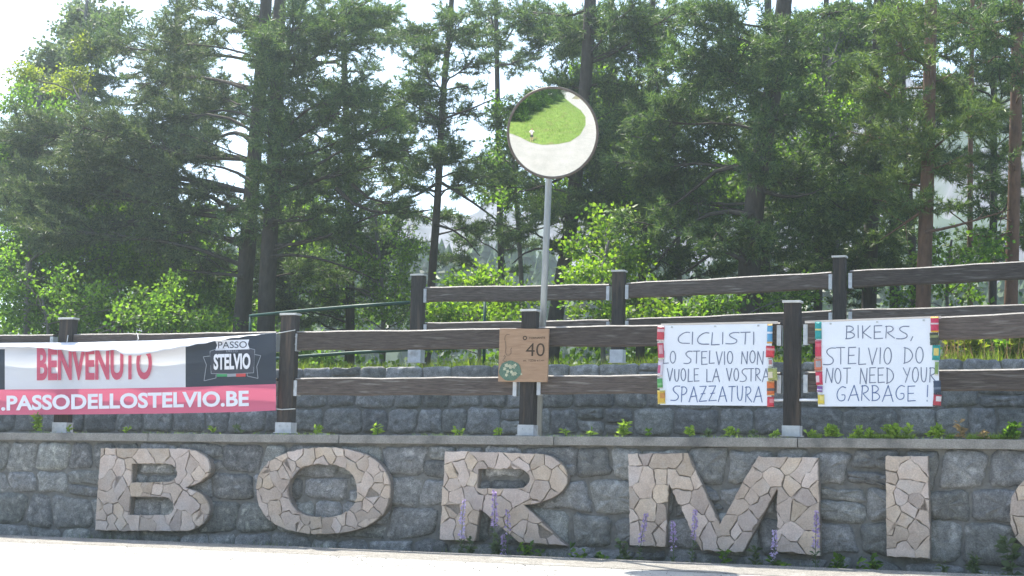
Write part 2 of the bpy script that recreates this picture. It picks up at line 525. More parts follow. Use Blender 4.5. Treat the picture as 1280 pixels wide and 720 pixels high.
def stone(name, poly, yf, bulge, back, m, parent, rnd=1):
    """A rough stone: outline in (x, z), face at yf towards the road (-y)."""
    c = sum((Vector(p) for p in poly), Vector((0, 0))) / len(poly)
    p = [Vector(q) for q in poly]
    p = chaikin(p, rnd, .22)
    p = [q + Vector((random.gauss(0, .005), random.gauss(0, .005))) for q in p]
    n = len(p)
    tx, tz = random.gauss(0, .03), random.gauss(0, .03)
    V = [(q.x, yf + back, q.y) for q in p]
    V += [(q.x, yf + .004, q.y) for q in p]
    rings = [(.10, .60), (.38, .95), (.72, 1.0)]
    for t, h in rings:
        for q in p:
            e = q.lerp(c, t)
            V.append((e.x, yf - bulge * h + tx * (e.x - c.x) + tz * (e.y - c.y) + random.gauss(0, .0065), e.y))
    V.append((c.x, yf - bulge + random.gauss(0, .004), c.y))
    F = []
    for r in range(4):
        for i in range(n):
            F.append((r * n + i, r * n + (i + 1) % n, (r + 1) * n + (i + 1) % n, (r + 1) * n + i))
    k = 5 * n
    for i in range(n): F.append((4 * n + i, 4 * n + (i + 1) % n, k))
    o = link(name, mesh_from(V, F), m, parent, smooth=True)
    return o


def courses(x0, x1, z0, heights, wmin, wmax, jit, gap, seed):
    """Rough coursed rubble: list of outlines in (x, z - slope)."""
    rnd = random.Random(seed)
    lev = [z0]
    for h in heights: lev.append(lev[-1] + h)

    def L(i, x):
        if i == 0 or i == len(lev) - 1: return lev[i]
        return lev[i] + jit * noise1(x * 1.9, i * 4.1 + seed)
    out = []
    for r in range(len(heights)):
        x = x0 - rnd.random() * wmax
        sl = 0
        while x < x1:
            h = heights[r]
            wd = rnd.uniform(wmin, wmax) * (.65 + .35 * h / .3)
            xe = x + wd
            sl2 = rnd.gauss(0, jit * .6)
            g = gap * rnd.uniform(.8, 1.5)

            def quad(xa, sa, xb, sb, fa, fb):
                def pt(xx, s, f):
                    xq = xx + s * (2 * f - 1)
                    return Vector((xq, L(r, xq) * (1 - f) + L(r + 1, xq) * f))
                pts = [pt(xa, sa, fa), pt((xa + xb) / 2, 0, fa), pt(xb, sb, fa), pt(xb, sb, (fa + fb) / 2), pt(xb, sb, fb),
                       pt((xa + xb) / 2, 0, fb), pt(xa, sa, fb), pt(xa, sa, (fa + fb) / 2)]
                pts = [p + Vector((rnd.gauss(0, jit * .22), rnd.gauss(0, jit * .22))) for p in pts]
                return offset(pts, g)
            if wd > .30 and h > .2 and rnd.random() < .14:
                f = rnd.uniform(.4, .6)
                out.append(quad(x, sl, xe, sl2, 0, f)); out.append(quad(x, sl, xe, sl2, f, 1))
            else:
                out.append(quad(x, sl, xe, sl2, 0, 1))
            x = xe; sl = sl2
    return out


def shear(p):
    return [Vector((q[0], q[1] + SLOPE * q[0])) for q in p]


XL = on(-60, 600, 0).x; XR = on(1420, 600, 0).x
wall = empty('retaining_wall', (0, .1, 0), 'low grey rubble stone wall with a concrete coping and big stone letters on it', 'stone wall')
cb = MB()
z0 = ROAD_Z - .22
cb.hexa([(XL - 3, .0, z0 + SLOPE * (XL - 3)), (XR + 3, .0, z0 + SLOPE * (XR + 3)), (XR + 3, .34, z0 + SLOPE * (XR + 3)), (XL - 3, .34, z0 + SLOPE * (XL - 3)),
         (XL - 3, .0, CAP_B + SLOPE * (XL - 3)), (XR + 3, .0, CAP_B + SLOPE * (XR + 3)), (XR + 3, .34, CAP_B + SLOPE * (XR + 3)), (XL - 3, .34, CAP_B + SLOPE * (XL - 3))])
cb.build('mortar_core', M['mortar'], wall)
H = CAP_B - .012 - z0
hs = [.31, .36, .28, .33]
hs = [h * H / sum(hs) for h in hs]
xm = on(690, 600, 0).x
for q in courses(XL, xm, z0, hs, .28, .60, .042, .010, 3):
    stone('stone', shear(q), -.004, random.uniform(.018, .04), .03, M['granite'], wall, 1)
hs2 = [h * H / sum([.25, .30, .26, .29]) for h in [.25, .30, .26, .29]]
for q in courses(xm + .42, XR, z0, hs2, .27, .55, .06, .011, 8):
    stone('stone', shear(q), -.004, random.uniform(.025, .05), .03, M['granite_pale'], wall, 2)
# coping in long cast sections
x = XL - 2
while x < XR + 1:
    xe = x + 2.4
    b = MB()
    zl, zr = SLOPE * x, SLOPE * xe
    e = .004
    b.hexa([(x + e, -.07, CAP_B + zl), (xe - e, -.07, CAP_B + zr), (xe - e, .40, CAP_B + zr), (x + e, .40, CAP_B + zl),
            (x + e, -.07, CAP_T + zl), (xe - e, -.07, CAP_T + zr), (xe - e, .40, CAP_T + zr), (x + e, .40, CAP_T + zl)])
    b.build('coping', M['concrete'], wall, bevel=.008)
    x = xe

# upper wall
UL = on(-80, 480, TW).x; UR = on(1420, 480, TW).x
uw = empty('terrace_wall', (0, TW, 0), 'upper grey squared stone wall behind the front fence, grass on its top', 'stone wall')
b = MB()
zb = CAP_T - .25
b.hexa([(UL - 2, TW, zb + SLOPE * (UL - 2)), (UR + 2, TW, zb + SLOPE * (UR + 2)), (UR + 2, TW + .3, zb + SLOPE * (UR + 2)), (UL - 2, TW + .3, zb + SLOPE * (UL - 2)),
        (UL - 2, TW, TERR - .03 + SLOPE * (UL - 2)), (UR + 2, TW, TERR - .03 + SLOPE * (UR + 2)), (UR + 2, TW + .3, TERR - .03 + SLOPE * (UR + 2)), (UL - 2, TW + .3, TERR - .03 + SLOPE * (UL - 2))])
b.build('mortar_core', M['mortar'], uw)
HH = TERR - zb
hh = [.27, .27, .25, .20]
hh = [h * HH / sum(hh) for h in hh]
for q in courses(UL, UR, zb, hh, .26, .58, .018, .009, 21):
    stone('stone', shear(q), TW - .004, random.uniform(.018, .035), .03, M['granite_pale'], uw, 1)

# ------------------------------------------------------------------ stone letters


def voronoi(seeds, box):
    cells = []
    for i, s in enumerate(seeds):
        poly = [Vector(p) for p in box]
        for j, t in enumerate(seeds):
            if i == j or (s - t).length > 1.2: continue
            mid = (s + t) / 2; nrm = (t - s)
            out = []
            for k in range(len(poly)):
                a, b = poly[k], poly[(k + 1) % len(poly)]
                da, db = (a - mid).dot(nrm), (b - mid).dot(nrm)
                if da <= 0: out.append(a)
                if (da < 0) != (db < 0) and abs(da - db) > 1e-12: out.append(a.lerp(b, da / (da - db)))
            poly = out
            if len(poly) < 3: break
        if len(poly) >= 3: cells.append(poly)
    return cells


def inside(p, poly):
    c = False
    for i in range(len(poly)):
        a, b = poly[i], poly[i - 1]
        if (a.y > p.y) != (b.y > p.y) and p.x < (b.x - a.x) * (p.y - a.y) / (b.y - a.y) + a.x: c = not c
    return c


def overlay(outer, holes, cells, seeds):
    """Triangulate letter and cells together: {cell: [tri]}, verts, letter tris."""
    pts, edges = [], []
    for poly in [outer] + holes + cells:
        k = len(pts); n = len(poly)
        pts += [Vector((p[0], p[1])) for p in poly]
        edges += [(k + i, k + (i + 1) % n) for i in range(n)]
    vs, es, fs, ov, oe, of = delaunay_2d_cdt(pts, edges, [], 0, 1e-5)
    groups, let = {}, []
    for f in fs:
        c = (vs[f[0]] + vs[f[1]] + vs[f[2]]) / 3
        if not inside(c, outer) or any(inside(c, h) for h in holes): continue
        if (vs[f[1]] - vs[f[0]]).cross(vs[f[2]] - vs[f[0]]) < 0: f = list(reversed(f))
        let.append(list(f))
        groups.setdefault(min(range(len(seeds)), key=lambda i: (seeds[i] - c).length_squared), []).append(list(f))
    return vs, groups, let


def loops_of(tris):
    ed = {}
    for f in tris:
        n = len(f)
        for i in range(n):
            ed[(f[i], f[(i + 1) % n])] = 1
    bd = [e for e in ed if (e[1], e[0]) not in ed]
    nxt = {}
    for a, b_ in bd: nxt.setdefault(a, []).append(b_)
    loops = []
    while nxt:
        a = next(iter(nxt)); lp = [a]
        cur = a
        while True:
            if cur not in nxt: break
            b_ = nxt[cur].pop()
            if not nxt[cur]: del nxt[cur]
            if b_ == a: break
            lp.append(b_); cur = b_
        if len(lp) > 2: loops.append(lp)
    return loops


def arc(cx, cy, rx, ry, a0, a1, n=12, e=1.0):
    out = []
    for i in range(n + 1):
        a = R(a0 + (a1 - a0) * i / n)
        c, s = math.cos(a), math.sin(a)
        out.append((cx + rx * math.copysign(abs(c) ** e, c), cy - ry * math.copysign(abs(s) ** e, s)))
    return out


def area2(p):
    return .5 * sum(p[i].x * p[(i + 1) % len(p)].y - p[(i + 1) % len(p)].x * p[i].y for i in range(len(p)))


LF = -.115


def letter(ch, outer, holes, label, seed, dens=.195):
    rnd = random.Random(seed)
    W = lambda P: [Vector((on(a, b_, LF).x, on(a, b_, LF).z)) for a, b_ in P]
    O, Hs = W(outer), [W(h) for h in holes]
    x0, x1 = min(p.x for p in O), max(p.x for p in O); z0_, z1 = min(p.y for p in O), max(p.y for p in O)
    seeds = []
    tries = 0
    while tries < 3000:
        tries += 1
        s = Vector((rnd.uniform(x0, x1), rnd.uniform(z0_, z1)))
        dm = dens * (rnd.uniform(.4, .75) if rnd.random() < .16 else rnd.uniform(.95, 1.25))
        if all((s - t).length > dm for t in seeds): seeds.append(s)
    bx = [(x0 - .3, z0_ - .3), (x1 + .3, z0_ - .3), (x1 + .3, z1 + .3), (x0 - .3, z1 + .3)]
    cells = voronoi(seeds, bx)
    vs, g0, let = overlay(O, Hs, cells, seeds)
    # many pieces are two neighbouring cells in one, so the outlines get irregular
    grp = {k: k for k in g0}
    tot = lambda k: sum(1 for q in grp.values() if q == k)
    for k in sorted(g0):
        if rnd.random() < .75 and tot(grp[k]) == 1:
            near = sorted((q for q in g0 if q != k and tot(grp[q]) == 1), key=lambda q: (seeds[q] - seeds[k]).length)[:2]
            near = [q for q in near if {i for f in g0[q] for i in f} & {i for f in g0[k] for i in f} and len({i for f in g0[q] for i in f} & {i for f in g0[k] for i in f}) > 1 and (seeds[q] - seeds[k]).length < dens * 1.35]
            for q in near:
                lp = loops_of(g0[q] + g0[k])
                if len(lp) != 1 or len(set(lp[0])) != len(lp[0]): continue
                pl = [vs[i] for i in lp[0]]
                hl = [pl[i] for i in convex_hull_2d(pl)]
                if abs(area2(pl)) > .80 * abs(area2(hl)):
                    grp[q] = grp[k]; break
    groups = {}
    for k, tr in g0.items(): groups.setdefault(grp[k], []).extend(tr)
    root = empty('stone_letter', ((x0 + x1) / 2, -.01, z0_), label, 'letter', 'crazy paved stone letters on the wall')
    # body slab
    V = [(v.x, LF + .022, v.y) for v in vs] + [(v.x, -.012, v.y) for v in vs]
    n = len(vs)
    F = [tuple(f) for f in let] + [tuple(n + i for i in f) for f in let]
    for lp in loops_of(let):
        for i in range(len(lp)):
            a, b_ = lp[i], lp[(i + 1) % len(lp)]
            F.append((a, b_, b_ + n, a + n))
    used = sorted({i for f in F for i in f}); rm = {u: k for k, u in enumerate(used)}
    link('letter_body', mesh_from([V[u] for u in used], [tuple(rm[i] for i in f) for f in F]), M['letter_side'], root)
    jm = M['porphyry']
    for g, tr in groups.items():
        for lp in loops_of(tr):
            p = [Vector((vs[i].x, vs[i].y)) for i in lp]
            # drop near-duplicate points
            q = [p[0]]
            for t in p[1:]:
                if (t - q[-1]).length > .004: q.append(t)
            if len(q) > 2 and (q[0] - q[-1]).length < .004: q.pop()
            if len(q) < 3 or area2(q) == 0 or abs(area2(q)) < .0016: continue
            if area2(q) < 0: q.reverse()
            q = resample(q, .035)
            q = [t + Vector((rnd.gauss(0, .0034), rnd.gauss(0, .0034))) for t in q]
            ga = rnd.choice([.002, .003, .0045])
            q = offset(q, ga)
            if area2(q) <= .001: continue
            q2 = offset(q, .004)
            for i in range(len(q)):
                j = (i + 1) % len(q)
                if (q2[j] - q2[i]).dot(q[j] - q[i]) <= 0: q2[i] = q2[j] = (q2[i] + q2[j]) / 2
            lift = rnd.uniform(-.004, .004)
            m_ = len(q)
            tx, tz = rnd.gauss(0, .02), rnd.gauss(0, .02)
            c = sum(q, Vector((0, 0))) / m_
            yy = lambda t, h: LF - h - lift + tx * (t.x - c.x) + tz * (t.y - c.y)
            VV = [(t.x, LF + .024, t.y) for t in q] + [(t.x, yy(t, -.004), t.y) for t in q] + [(t.x, yy(t, 0), t.y) for t in q2]
            FF = []
            for r in range(2):
                for i in range(m_):
                    FF.append((r * m_ + i, r * m_ + (i + 1) % m_, (r + 1) * m_ + (i + 1) % m_, (r + 1) * m_ + i))
            FF.append(tuple(2 * m_ + i for i in range(m_)))
            link('stone', mesh_from(VV, FF), jm, root)
    return root


B_out = [(125.6, 560), (180, 560.2), (226, 560.6)] + arc(229, 584, 34, 23.5, 80, -58, 10) + [(232, 609.5)] + \
    arc(228, 637, 33.5, 27, 62, -90, 12) + [(190, 664), (118, 663.4), (121, 620)]
B_h = [[(165, 580), (206, 580)] + arc(208, 591, 13, 11, 80, -80, 8) + [(200, 602.3), (164, 603)],
       [(162.6, 621), (202, 621.4)] + arc(204, 632.6, 13, 11.2, 80, -80, 8) + [(196, 643.9), (161, 643.6)]]
letter('B', B_out, B_h, 'stone letter B, leftmost of the crazy paved letters on the wall', 11)
letter('O', arc(403.5, 613.5, 84, 54.5, 180, -179, 46, .86), [arc(403, 613.5, 42.5, 33, 180, -179, 34, .82)],
       'complete round stone letter O between the letters B and R', 12, .18)
R_out = [(556, 563.5), (620, 565), (668, 566.8)] + arc(668, 597, 41, 30.5, 82, -68, 14) + [(668, 630.5), (655, 631.5), (680, 655), (708, 682.5), (680, 680.5), (649, 678.5), (622, 655), (600, 636), (597, 655), (594, 676.5), (549, 675), (552, 620)]
R_h = [[(597.6, 586.3), (645, 586.6)] + arc(648, 598.4, 14, 11.8, 80, -80, 8) + [(640, 610.5), (596.5, 610.3)]]
letter('R', R_out, R_h, 'stone letter R below the brown board, right leg slanting down', 13)
M_out = [(785, 567), (820, 566.5), (859, 566), (880, 612), (899.7, 655.5), (922, 614), (947, 570.6), (985, 571.5), (1022.5, 572.3), (1024, 635), (1025, 695),
         (998, 692.5), (970, 690), (971, 650), (971.5, 611), (950, 650), (929, 690.5), (900, 690), (876, 688.5), (856, 647), (836, 606), (833, 645), (832, 684), (810, 683), (787, 682), (786, 620)]
letter('M', M_out, [], 'broad stone letter M under the Italian poster', 14, .205)
letter('I', [(1106.4, 570), (1160, 570), (1162, 635), (1163, 698.5), (1108, 696), (1107, 635)], [], 'narrow upright stone letter I right of the letter M', 15, .19)
letter('O', arc(1352, 642, 90, 62, 180, -179, 46, .86), [arc(1352, 642, 46, 38, 180, -179, 34, .82)],
       'last stone letter O, mostly cut off by the right edge of the photo', 16, .19)

# ------------------------------------------------------------------ fences


def post(px_l, px_r, y_top, y_base, d, parent, base_h=13, capw=1.5, tilt=0.0, sy=.15):
    bl, br = on(px_l, y_base, d), on(px_r, y_base, d)
    tl, tr = on(px_l, y_top, d), on(px_r, y_top, d)
    wd = (br.x - bl.x)
    cx = (bl.x + br.x) / 2
    z0p, z1p = (bl.z + br.z) / 2, (tl.z + tr.z) / 2
    sh = on((px_l + px_r) / 2, y_base - base_h, d).z
    b = MB(); b.box(cx - wd / 2, cx + wd / 2, d, d + sy, z0p + .01, z1p - .018)
    o = b.build('post', M['post_wood'], parent, bevel=.006)
    b = MB(); b.box(cx - wd / 2 - .012, cx + wd / 2 + .012, d - .012, d + sy + .012, z1p - .022, z1p)
    b.build('post_cap', M['cap_metal'], o, bevel=.004)
    b = MB()                                         # galvanised shoe: two cheeks, back and base plate with bolts
    b.box(cx - wd / 2 - .008, cx - wd / 2 - .001, d - .006, d + sy + .006, z0p, sh)
    b.box(cx + wd / 2 + .001, cx + wd / 2 + .008, d - .006, d + sy + .006, z0p, sh)
    b.box(cx - wd / 2 - .008, cx + wd / 2 + .008, d - .010, d - .003, z0p, sh)
    b.box(cx - wd / 2 - .022, cx + wd / 2 + .022, d - .02, d + sy + .02, z0p - .004, z0p + .006)
    for sx in (-.25, .25):
        b.box(cx + sx * wd - .008, cx + sx * wd + .008, d - .018, d - .010, sh - .045, sh - .029)
    b.build('post_shoe', M['steel'], o)
    return cx, wd


def rail(p0, p1, hpx0, hpx1, d, parent, thick=.06, brk=(1, 1)):
    """p0, p1: pixels of the top edge at both ends; hpx: visible height in pixels."""
    a, c = on(*p0, d), on(*p1, d)
    a2, c2 = on(p0[0], p0[1] + hpx0, d), on(p1[0], p1[1] + hpx1, d)
    n = 10
    b = MB()
    V, F = [], []
    sd_ = random.random() * 9
    for i in range(n + 1):
        t = i / n
        x = a.x + (c.x - a.x) * t
        zt = a.z + (c.z - a.z) * t + .007 * noise1(x * 3, sd_) - .004 * math.sin(math.pi * t); zb_ = a2.z + (c2.z - a2.z) * t + .007 * noise1(x * 3.3, sd_ + 4) - .004 * math.sin(math.pi * t)
        yb = .004 * noise1(x * 2, sd_ + 7)
        k = .013
        V += [(x, d + yb + k, zt), (x, d + yb, zt - k), (x, d + yb, zb_ + k), (x, d + yb + k, zb_), (x, d + thick - k, zb_), (x, d + thick, zb_ + k), (x, d + thick, zt - k), (x, d + thick - k, zt)]
    for i in range(n):
        for j in range(8):
            F.append((i * 8 + j, i * 8 + (j + 1) % 8, (i + 1) * 8 + (j + 1) % 8, (i + 1) * 8 + j))
    F += [tuple(range(8)), tuple(n * 8 + j for j in range(8))]
    b.add(V, F)
    o = b.build('rail', [M['wood'], M['rail_sunlit']], parent)
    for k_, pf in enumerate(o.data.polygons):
        if k_ < n * 8 and k_ % 8 in (0, 6, 7): pf.material_index = 1  # top and upper chamfers take the painted sunlit tone
    for e, (p, q), s in ((0, (a, a2), 1), (1, (c, c2), -1)):
        if brk[e]:
            bb = MB()
            bb.box(*(sorted((p.x - s * .012, p.x + s * .028))), d - .010, d + thick + .008, q.z - .012, p.z - .03)
            for fz_ in (.3, .7):
                zc = q.z + (p.z - q.z) * fz_; xc = p.x + s * .009
                bb.box(xc - .008, xc + .008, d - .018, d - .009, zc - .008, zc + .008)
            bb.build('rail_bracket', M['steel'], parent)
    return o


FD = .10
f1 = empty('wooden_fence', (0, FD, CAP_T), 'front dark wooden two-rail fence standing on the low stone wall', 'fence')
P1 = [(-216, -196, 401, 538), (66, 87.5, 397, 541), (345, 368, 391.5, 541), (648, 671, 386.5, 544), (978.5, 1003.5, 375.5, 545), (1338, 1366, 364, 547), (1736, 1768, 352, 551)]
for q in P1: post(q[0], q[1] - 4.8, q[2], q[3], FD, f1, sy=.10)
U = {-196: (421, 23), 66: (417.5, 24), 87: (417.3, 24), 345: (414, 24), 369: (413.6, 24), 645: (409.5, 25.5), 673: (408, 25.5), 975: (402.5, 28), 1006: (401.5, 28), 1338: (388, 31), 1368: (387, 31), 1734: (376, 35)}
Lw = {-196: (475, 21), 66: (474, 21), 87: (474, 21), 345: (472.5, 21.5), 369: (472, 21.5), 645: (470.5, 23), 673: (469.5, 23), 975: (465, 25), 1006: (464.5, 25), 1338: (459, 28), 1368: (458.5, 28), 1734: (453, 32)}
for T in (U, Lw):
    for xa, xb in ((-196, 66), (87, 345), (369, 645), (673, 975), (1006, 1338), (1368, 1734)):
        rail((xa, T[xa][0]), (xb, T[xb][0]), T[xa][1], T[xb][1], FD + .03, f1, thick=.07)

F2 = TW + .10
f2 = empty('wooden_fence', (0, F2, TERR), 'rear dark wooden two-rail fence on top of the upper stone wall', 'fence')
P2 = [(510.5, 529, 342.5, 453), (763, 781.5, 337.5, 453), (1040.5, 1060, 319.5, 448), (1330, 1352, 306, 446), (1652, 1676, 290, 443)]
for q in P2: post(q[0], q[1] - 3.8, q[2], q[3], F2, f2, base_h=16, sy=.10)
for T, xs_ in (({531: (358, 19), 761: (354.5, 19.5), 783: (353, 19.5), 1039: (339.5, 21), 1062: (338, 21), 1330: (323, 23), 1353: (322, 23), 1652: (306, 25)}, 0),
               ({531: (402.5, 17), 761: (399, 18), 783: (398, 18), 1039: (387.5, 20), 1062: (386.5, 20), 1330: (378, 22), 1353: (377.5, 22), 1652: (369, 24)}, 0)):
    for xa, xb in ((531, 761), (783, 1039), (1062, 1330), (1353, 1652)):
        rail((xa, T[xa][0]), (xb, T[xb][0]), T[xa][1], T[xb][1], F2 + .03, f2, thick=.07)

gp = empty('pipe_railing', on(440, 420, F2 + .5), 'dark green thin pipe railing ending at the short rear post', 'railing')
for pts in ([(312, 395), (370, 389), (440, 383), (512, 378)], [(312, 451), (370, 446), (440, 441), (512, 437), (620, 433)]):
    b = MB(); b.tube([on(x, y, F2 + .5) for x, y in pts], .022, 8); b.build('pipe', M['green_pipe'], gp, smooth=True)
for x, y0, y1 in ((313, 395, 468), (606, 377, 452)):
    b = MB(); b.tube([on(x - 1, y1 + 6, F2 + .5), on(x, y0, F2 + .5)], .02, 8); b.build('upright', M['green_pipe'], gp, smooth=True)

# ------------------------------------------------------------------ traffic mirror
PD = FD + .26
mc = on(691, 166, PD - .30)
MR = 56.5 / (FOC / abs((ROT.transposed() @ (mc - CAM)).z))                      # radius of the disc
RC = 3.1
PHOTO_POS = Vector((CAM.x - .35, CAM.y - .55, 0))
PHOTO_POS.z = road_z(PHOTO_POS.x, PHOTO_POS.y)
to_p = (PHOTO_POS + Vector((0, 0, .95)) - on(659, 170, PD - .30)).normalized()
rgt = Vector((to_p.y * -1, to_p.x, 0)).normalized()        # horizontal, towards photo right
if rgt.x < 0: rgt = -rgt
upv = rgt.cross(to_p); upv = upv if upv.z > 0 else -upv
offx = -32.0 / 57.0 * MR
ang = -offx / RC
MN = (to_p * math.cos(ang) + rgt * math.sin(ang)).normalized()
MN = (MN + upv * .015).normalized()
tm = empty('traffic_mirror', on(673, 544, PD), 'round convex traffic mirror on a tall grey pole beside the brown board', 'mirror')
b = MB()
b.tube([on(672.5, 546, PD), on(686, 225, PD), on(690, 150, PD)], .034, 12)
b.build('pole', M['pole'], tm, smooth=True)
ax = MN.cross(Vector((0, 0, 1))).normalized(); ay = ax.cross(MN)
if ay.z < 0: ay = -ay
sag = RC - math.sqrt(RC * RC - MR * MR)


def cap_pt(r, th, h=0.0):
    z = math.sqrt(RC * RC - r * r) - math.sqrt(RC * RC - MR * MR)
    return mc + ax * (r * math.cos(th)) + ay * (r * math.sin(th)) + MN * (z + h)


V, F = [cap_pt(0, 0)], []
NR, NT = 14, 72
rr = MR - .012
for i in range(1, NR + 1):
    for j in range(NT): V.append(cap_pt(rr * i / NR, 2 * math.pi * j / NT))
for j in range(NT): F.append((0, 1 + j, 1 + (j + 1) % NT))
for i in range(NR - 1):
    for j in range(NT):
        F.append((1 + i * NT + j, 1 + (i + 1) * NT + j, 1 + (i + 1) * NT + (j + 1) % NT, 1 + i * NT + (j + 1) % NT))
gl = link('mirror_glass', mesh_from(V, F), M['mirror'], tm, smooth=True)
b = MB(); b.tube([mc + (ax * math.cos(t) + ay * math.sin(t)) * (MR - .003) + MN * .004 for t in [2 * math.pi * k / 64 for k in range(65)]], .013, 8, cap=False)
b.build('rim', M['rim'], tm, smooth=True)
V, F = [], []
prof = [(MR, 0), (MR * .97, -.025), (MR * .7, -.05), (MR * .3, -.06), (0.02, -.062)]
for r, h in prof:
    for j in range(48):
        t = 2 * math.pi * j / 48
        V.append(mc + (ax * math.cos(t) + ay * math.sin(t)) * r + MN * h)
for i in range(len(prof) - 1):
    for j in range(48): F.append((i * 48 + j, i * 48 + (j + 1) % 48, (i + 1) * 48 + (j + 1) % 48, (i + 1) * 48 + j))
link('housing', mesh_from(V, F), M['housing'], tm, smooth=True)
b = MB()
b.tube([mc - MN * .05, on(689, 166, PD)], .022, 8); b.tube([on(688, 178, PD - .045), on(688.5, 178, PD + .045)], .012, 6)
b.tube([on(689.2, 160, PD), on(687.6, 190, PD)], .044, 10)
b.build('bracket', M['steel'], tm)

# ------------------------------------------------------------------ lettering helpers
_fontc = {}


def glyph_tris(text, offs=0.0, cell=0.0):
    """Triangles of a text in its own box, scaled to 0..1 x 0..1."""
    key = (text, offs)
    if key not in _fontc:
        cu = bpy.data.curves.new('t', 'FONT'); cu.body = text; cu.size = 1; cu.offset = offs; cu.resolution_u = 4
        o = bpy.data.objects.new('t', cu); COL.objects.link(o)
        dg = bpy.context.evaluated_depsgraph_get()
        ev = o.evaluated_get(dg); me = ev.to_mesh(); me.calc_loop_triangles()
        co = np.array([v.co[:2] for v in me.vertices]); tr = [tuple(t.vertices) for t in me.loop_triangles]
        ev.to_mesh_clear(); bpy.data.objects.remove(o); bpy.data.curves.remove(cu)
        mn, mx_ = co.min(0), co.max(0)
        _fontc[key] = ((co - mn) / (mx_ - mn), tr)
    return _fontc[key]


def put_text(text, fn, m, parent, offs=0.0, name='lettering', cuts=0):
    """fn(u, v) -> world point; u left to right, v from 0 (top) to 1 (foot)."""
    co, tr = glyph_tris(text, offs)
    me = bpy.data.meshes.new('m'); me.from_pydata([(c[0], c[1], 0) for c in co], [], tr)
    bm = bmesh.new(); bm.from_mesh(me)
    for k in range(1, cuts):
        bmesh.ops.bisect_plane(bm, geom=bm.verts[:] + bm.edges[:] + bm.faces[:], plane_co=(k / cuts, 0, 0), plane_no=(1, 0, 0))
    for k in range(1, 14 if cuts else 1):
        bmesh.ops.bisect_plane(bm, geom=bm.verts[:] + bm.edges[:] + bm.faces[:], plane_co=(0, k / 14, 0), plane_no=(0, 1, 0))
    for v in bm.verts: v.co = fn(v.co.x, 1 - v.co.y)
    bm.to_mesh(me); bm.free()
    return link(name, me, m, parent)


# ------------------------------------------------------------------ banner
BX0, BX1 = -107.0, 345.0


def b_top(x): return np.interp(x, [-107, 0, 100, 200, 280, 330, 345], [430, 428.5, 427.8, 425, 420.5, 417, 415.5])
def b_bot(x): return np.interp(x, [-107, 0, 100, 200, 300, 345], [519, 518.5, 518, 517, 515, 513])
def b_mid(x): return np.interp(x, [-107, 0, 120, 232, 300, 345], [489, 487, 486, 484, 481.5, 480])


def b_y(x, v):
    amp = float(np.interp(x, [-107, -20, 60, 200, 290, 345], [.03, .05, .06, .05, .03, .0]))
    ctr = .25 + .04 * math.sin(x * .028 + 1.0)
    f = math.exp(-((v - ctr) / .22) ** 2) if v > ctr else math.sin(max(0, v / ctr) * math.pi / 2)
    rip = .006 * math.sin(x * .11 + v * 4) * min(1, v * 3) + .02 * math.sin(x * .045 + 2) * v
    dg = .012 * math.sin((x * .06 + (1 - v) * 7)) * float(np.interp(x, [200, 300, 345], [0, 1, .6]))
    return FD - .035 - amp * f - .045 * v * (amp / .16) - .012 + rip * .5 + dg * min(1, v * 2) * .5


def bpt(x, y, off=0.0):
    t, bt = b_top(x), b_bot(x)
    v = (y - t) / (bt - t)
    return on(x, y, b_y(x, min(max(v, 0), 1)) - off)


ban = empty('banner', on(120, 520, FD - .05), 'long white, dark and pink cloth banner tied to the front fence at the left', 'banner')
cols = sorted(set([BX0 + i * (BX1 - BX0) / 110 for i in range(111)] + [6.0, 232.0]))
V, F, mi = [], [], []
NV1, NV2 = 20, 8
for x in cols:
    t, md, bt = b_top(x), b_mid(x), b_bot(x)
    dk = t + np.interp(x, [6, 232, 262, 290, 330, 345], [8, 9.5, 5, 2.5, .4, .3])
    for j in range(4): V.append(bpt(x, t + (dk - t) * j / 4))
    for j in range(NV1 - 3): V.append(bpt(x, dk + (md - dk) * j / (NV1 - 4)))
    for j in range(1, NV2 + 1): V.append(bpt(x, md + (bt - md) * j / NV2))
nr = NV1 + NV2 + 1
for i in range(len(cols) - 1):
    xm_ = (cols[i] + cols[i + 1]) / 2
    for j in range(nr - 1):
        F.append((i * nr + j, i * nr + j + 1, (i + 1) * nr + j + 1, (i + 1) * nr + j))
        mi.append(2 if j >= NV1 else (1 if (xm_ < 6 or xm_ > 232) and j >= 4 else 0))
me = mesh_from(V, F, False)
co_ = link('cloth', me, [M['banner_white'], M['banner_dark'], M['banner_pink']], ban, smooth=True)
me.polygons.foreach_set('material_index', mi)
FX = [-107, 0, 46, 62, 75, 100, 120, 145, 158, 180, 205, 233, 265, 295, 331]
FY = [434, 433.5, 434.5, 436, 437.5, 440, 438.5, 438, 445, 443.5, 438, 433, 427.5, 422, 417.5]
V, F = [], []
fxs = [-107 + i * 2.0 for i in range(220)]
for x in fxs:
    yt, yl = b_top(x) + .6, float(np.interp(x, FX, FY)) + .5 * math.sin(x * .3)
    g = min(1.0, (yl - yt) / 9.0)
    for f, off in ((0, .003), (.25, .045), (.55, .085), (.85, .115), (1.0, .120), (.96, .108), (.85, .07), (.8, .006)):
        V.append(bpt(x, yt + (yl - yt) * f, .004 + off * g * (1 + .12 * math.sin(x * .09))))
for i in range(len(fxs) - 1):
    for j in range(7): F.append((i * 8 + j, i * 8 + j + 1, (i + 1) * 8 + j + 1, (i + 1) * 8 + j))
link('cloth_fold', mesh_from(V, F, False), M['banner_white'], ban, smooth=True)
put_text('BENVENUTO', lambda u, v: bpt(46 + 144 * u, 434.5 + 41.5 * v - 1.5 * u, .014), M['print_pink'], ban, .035, cuts=30)
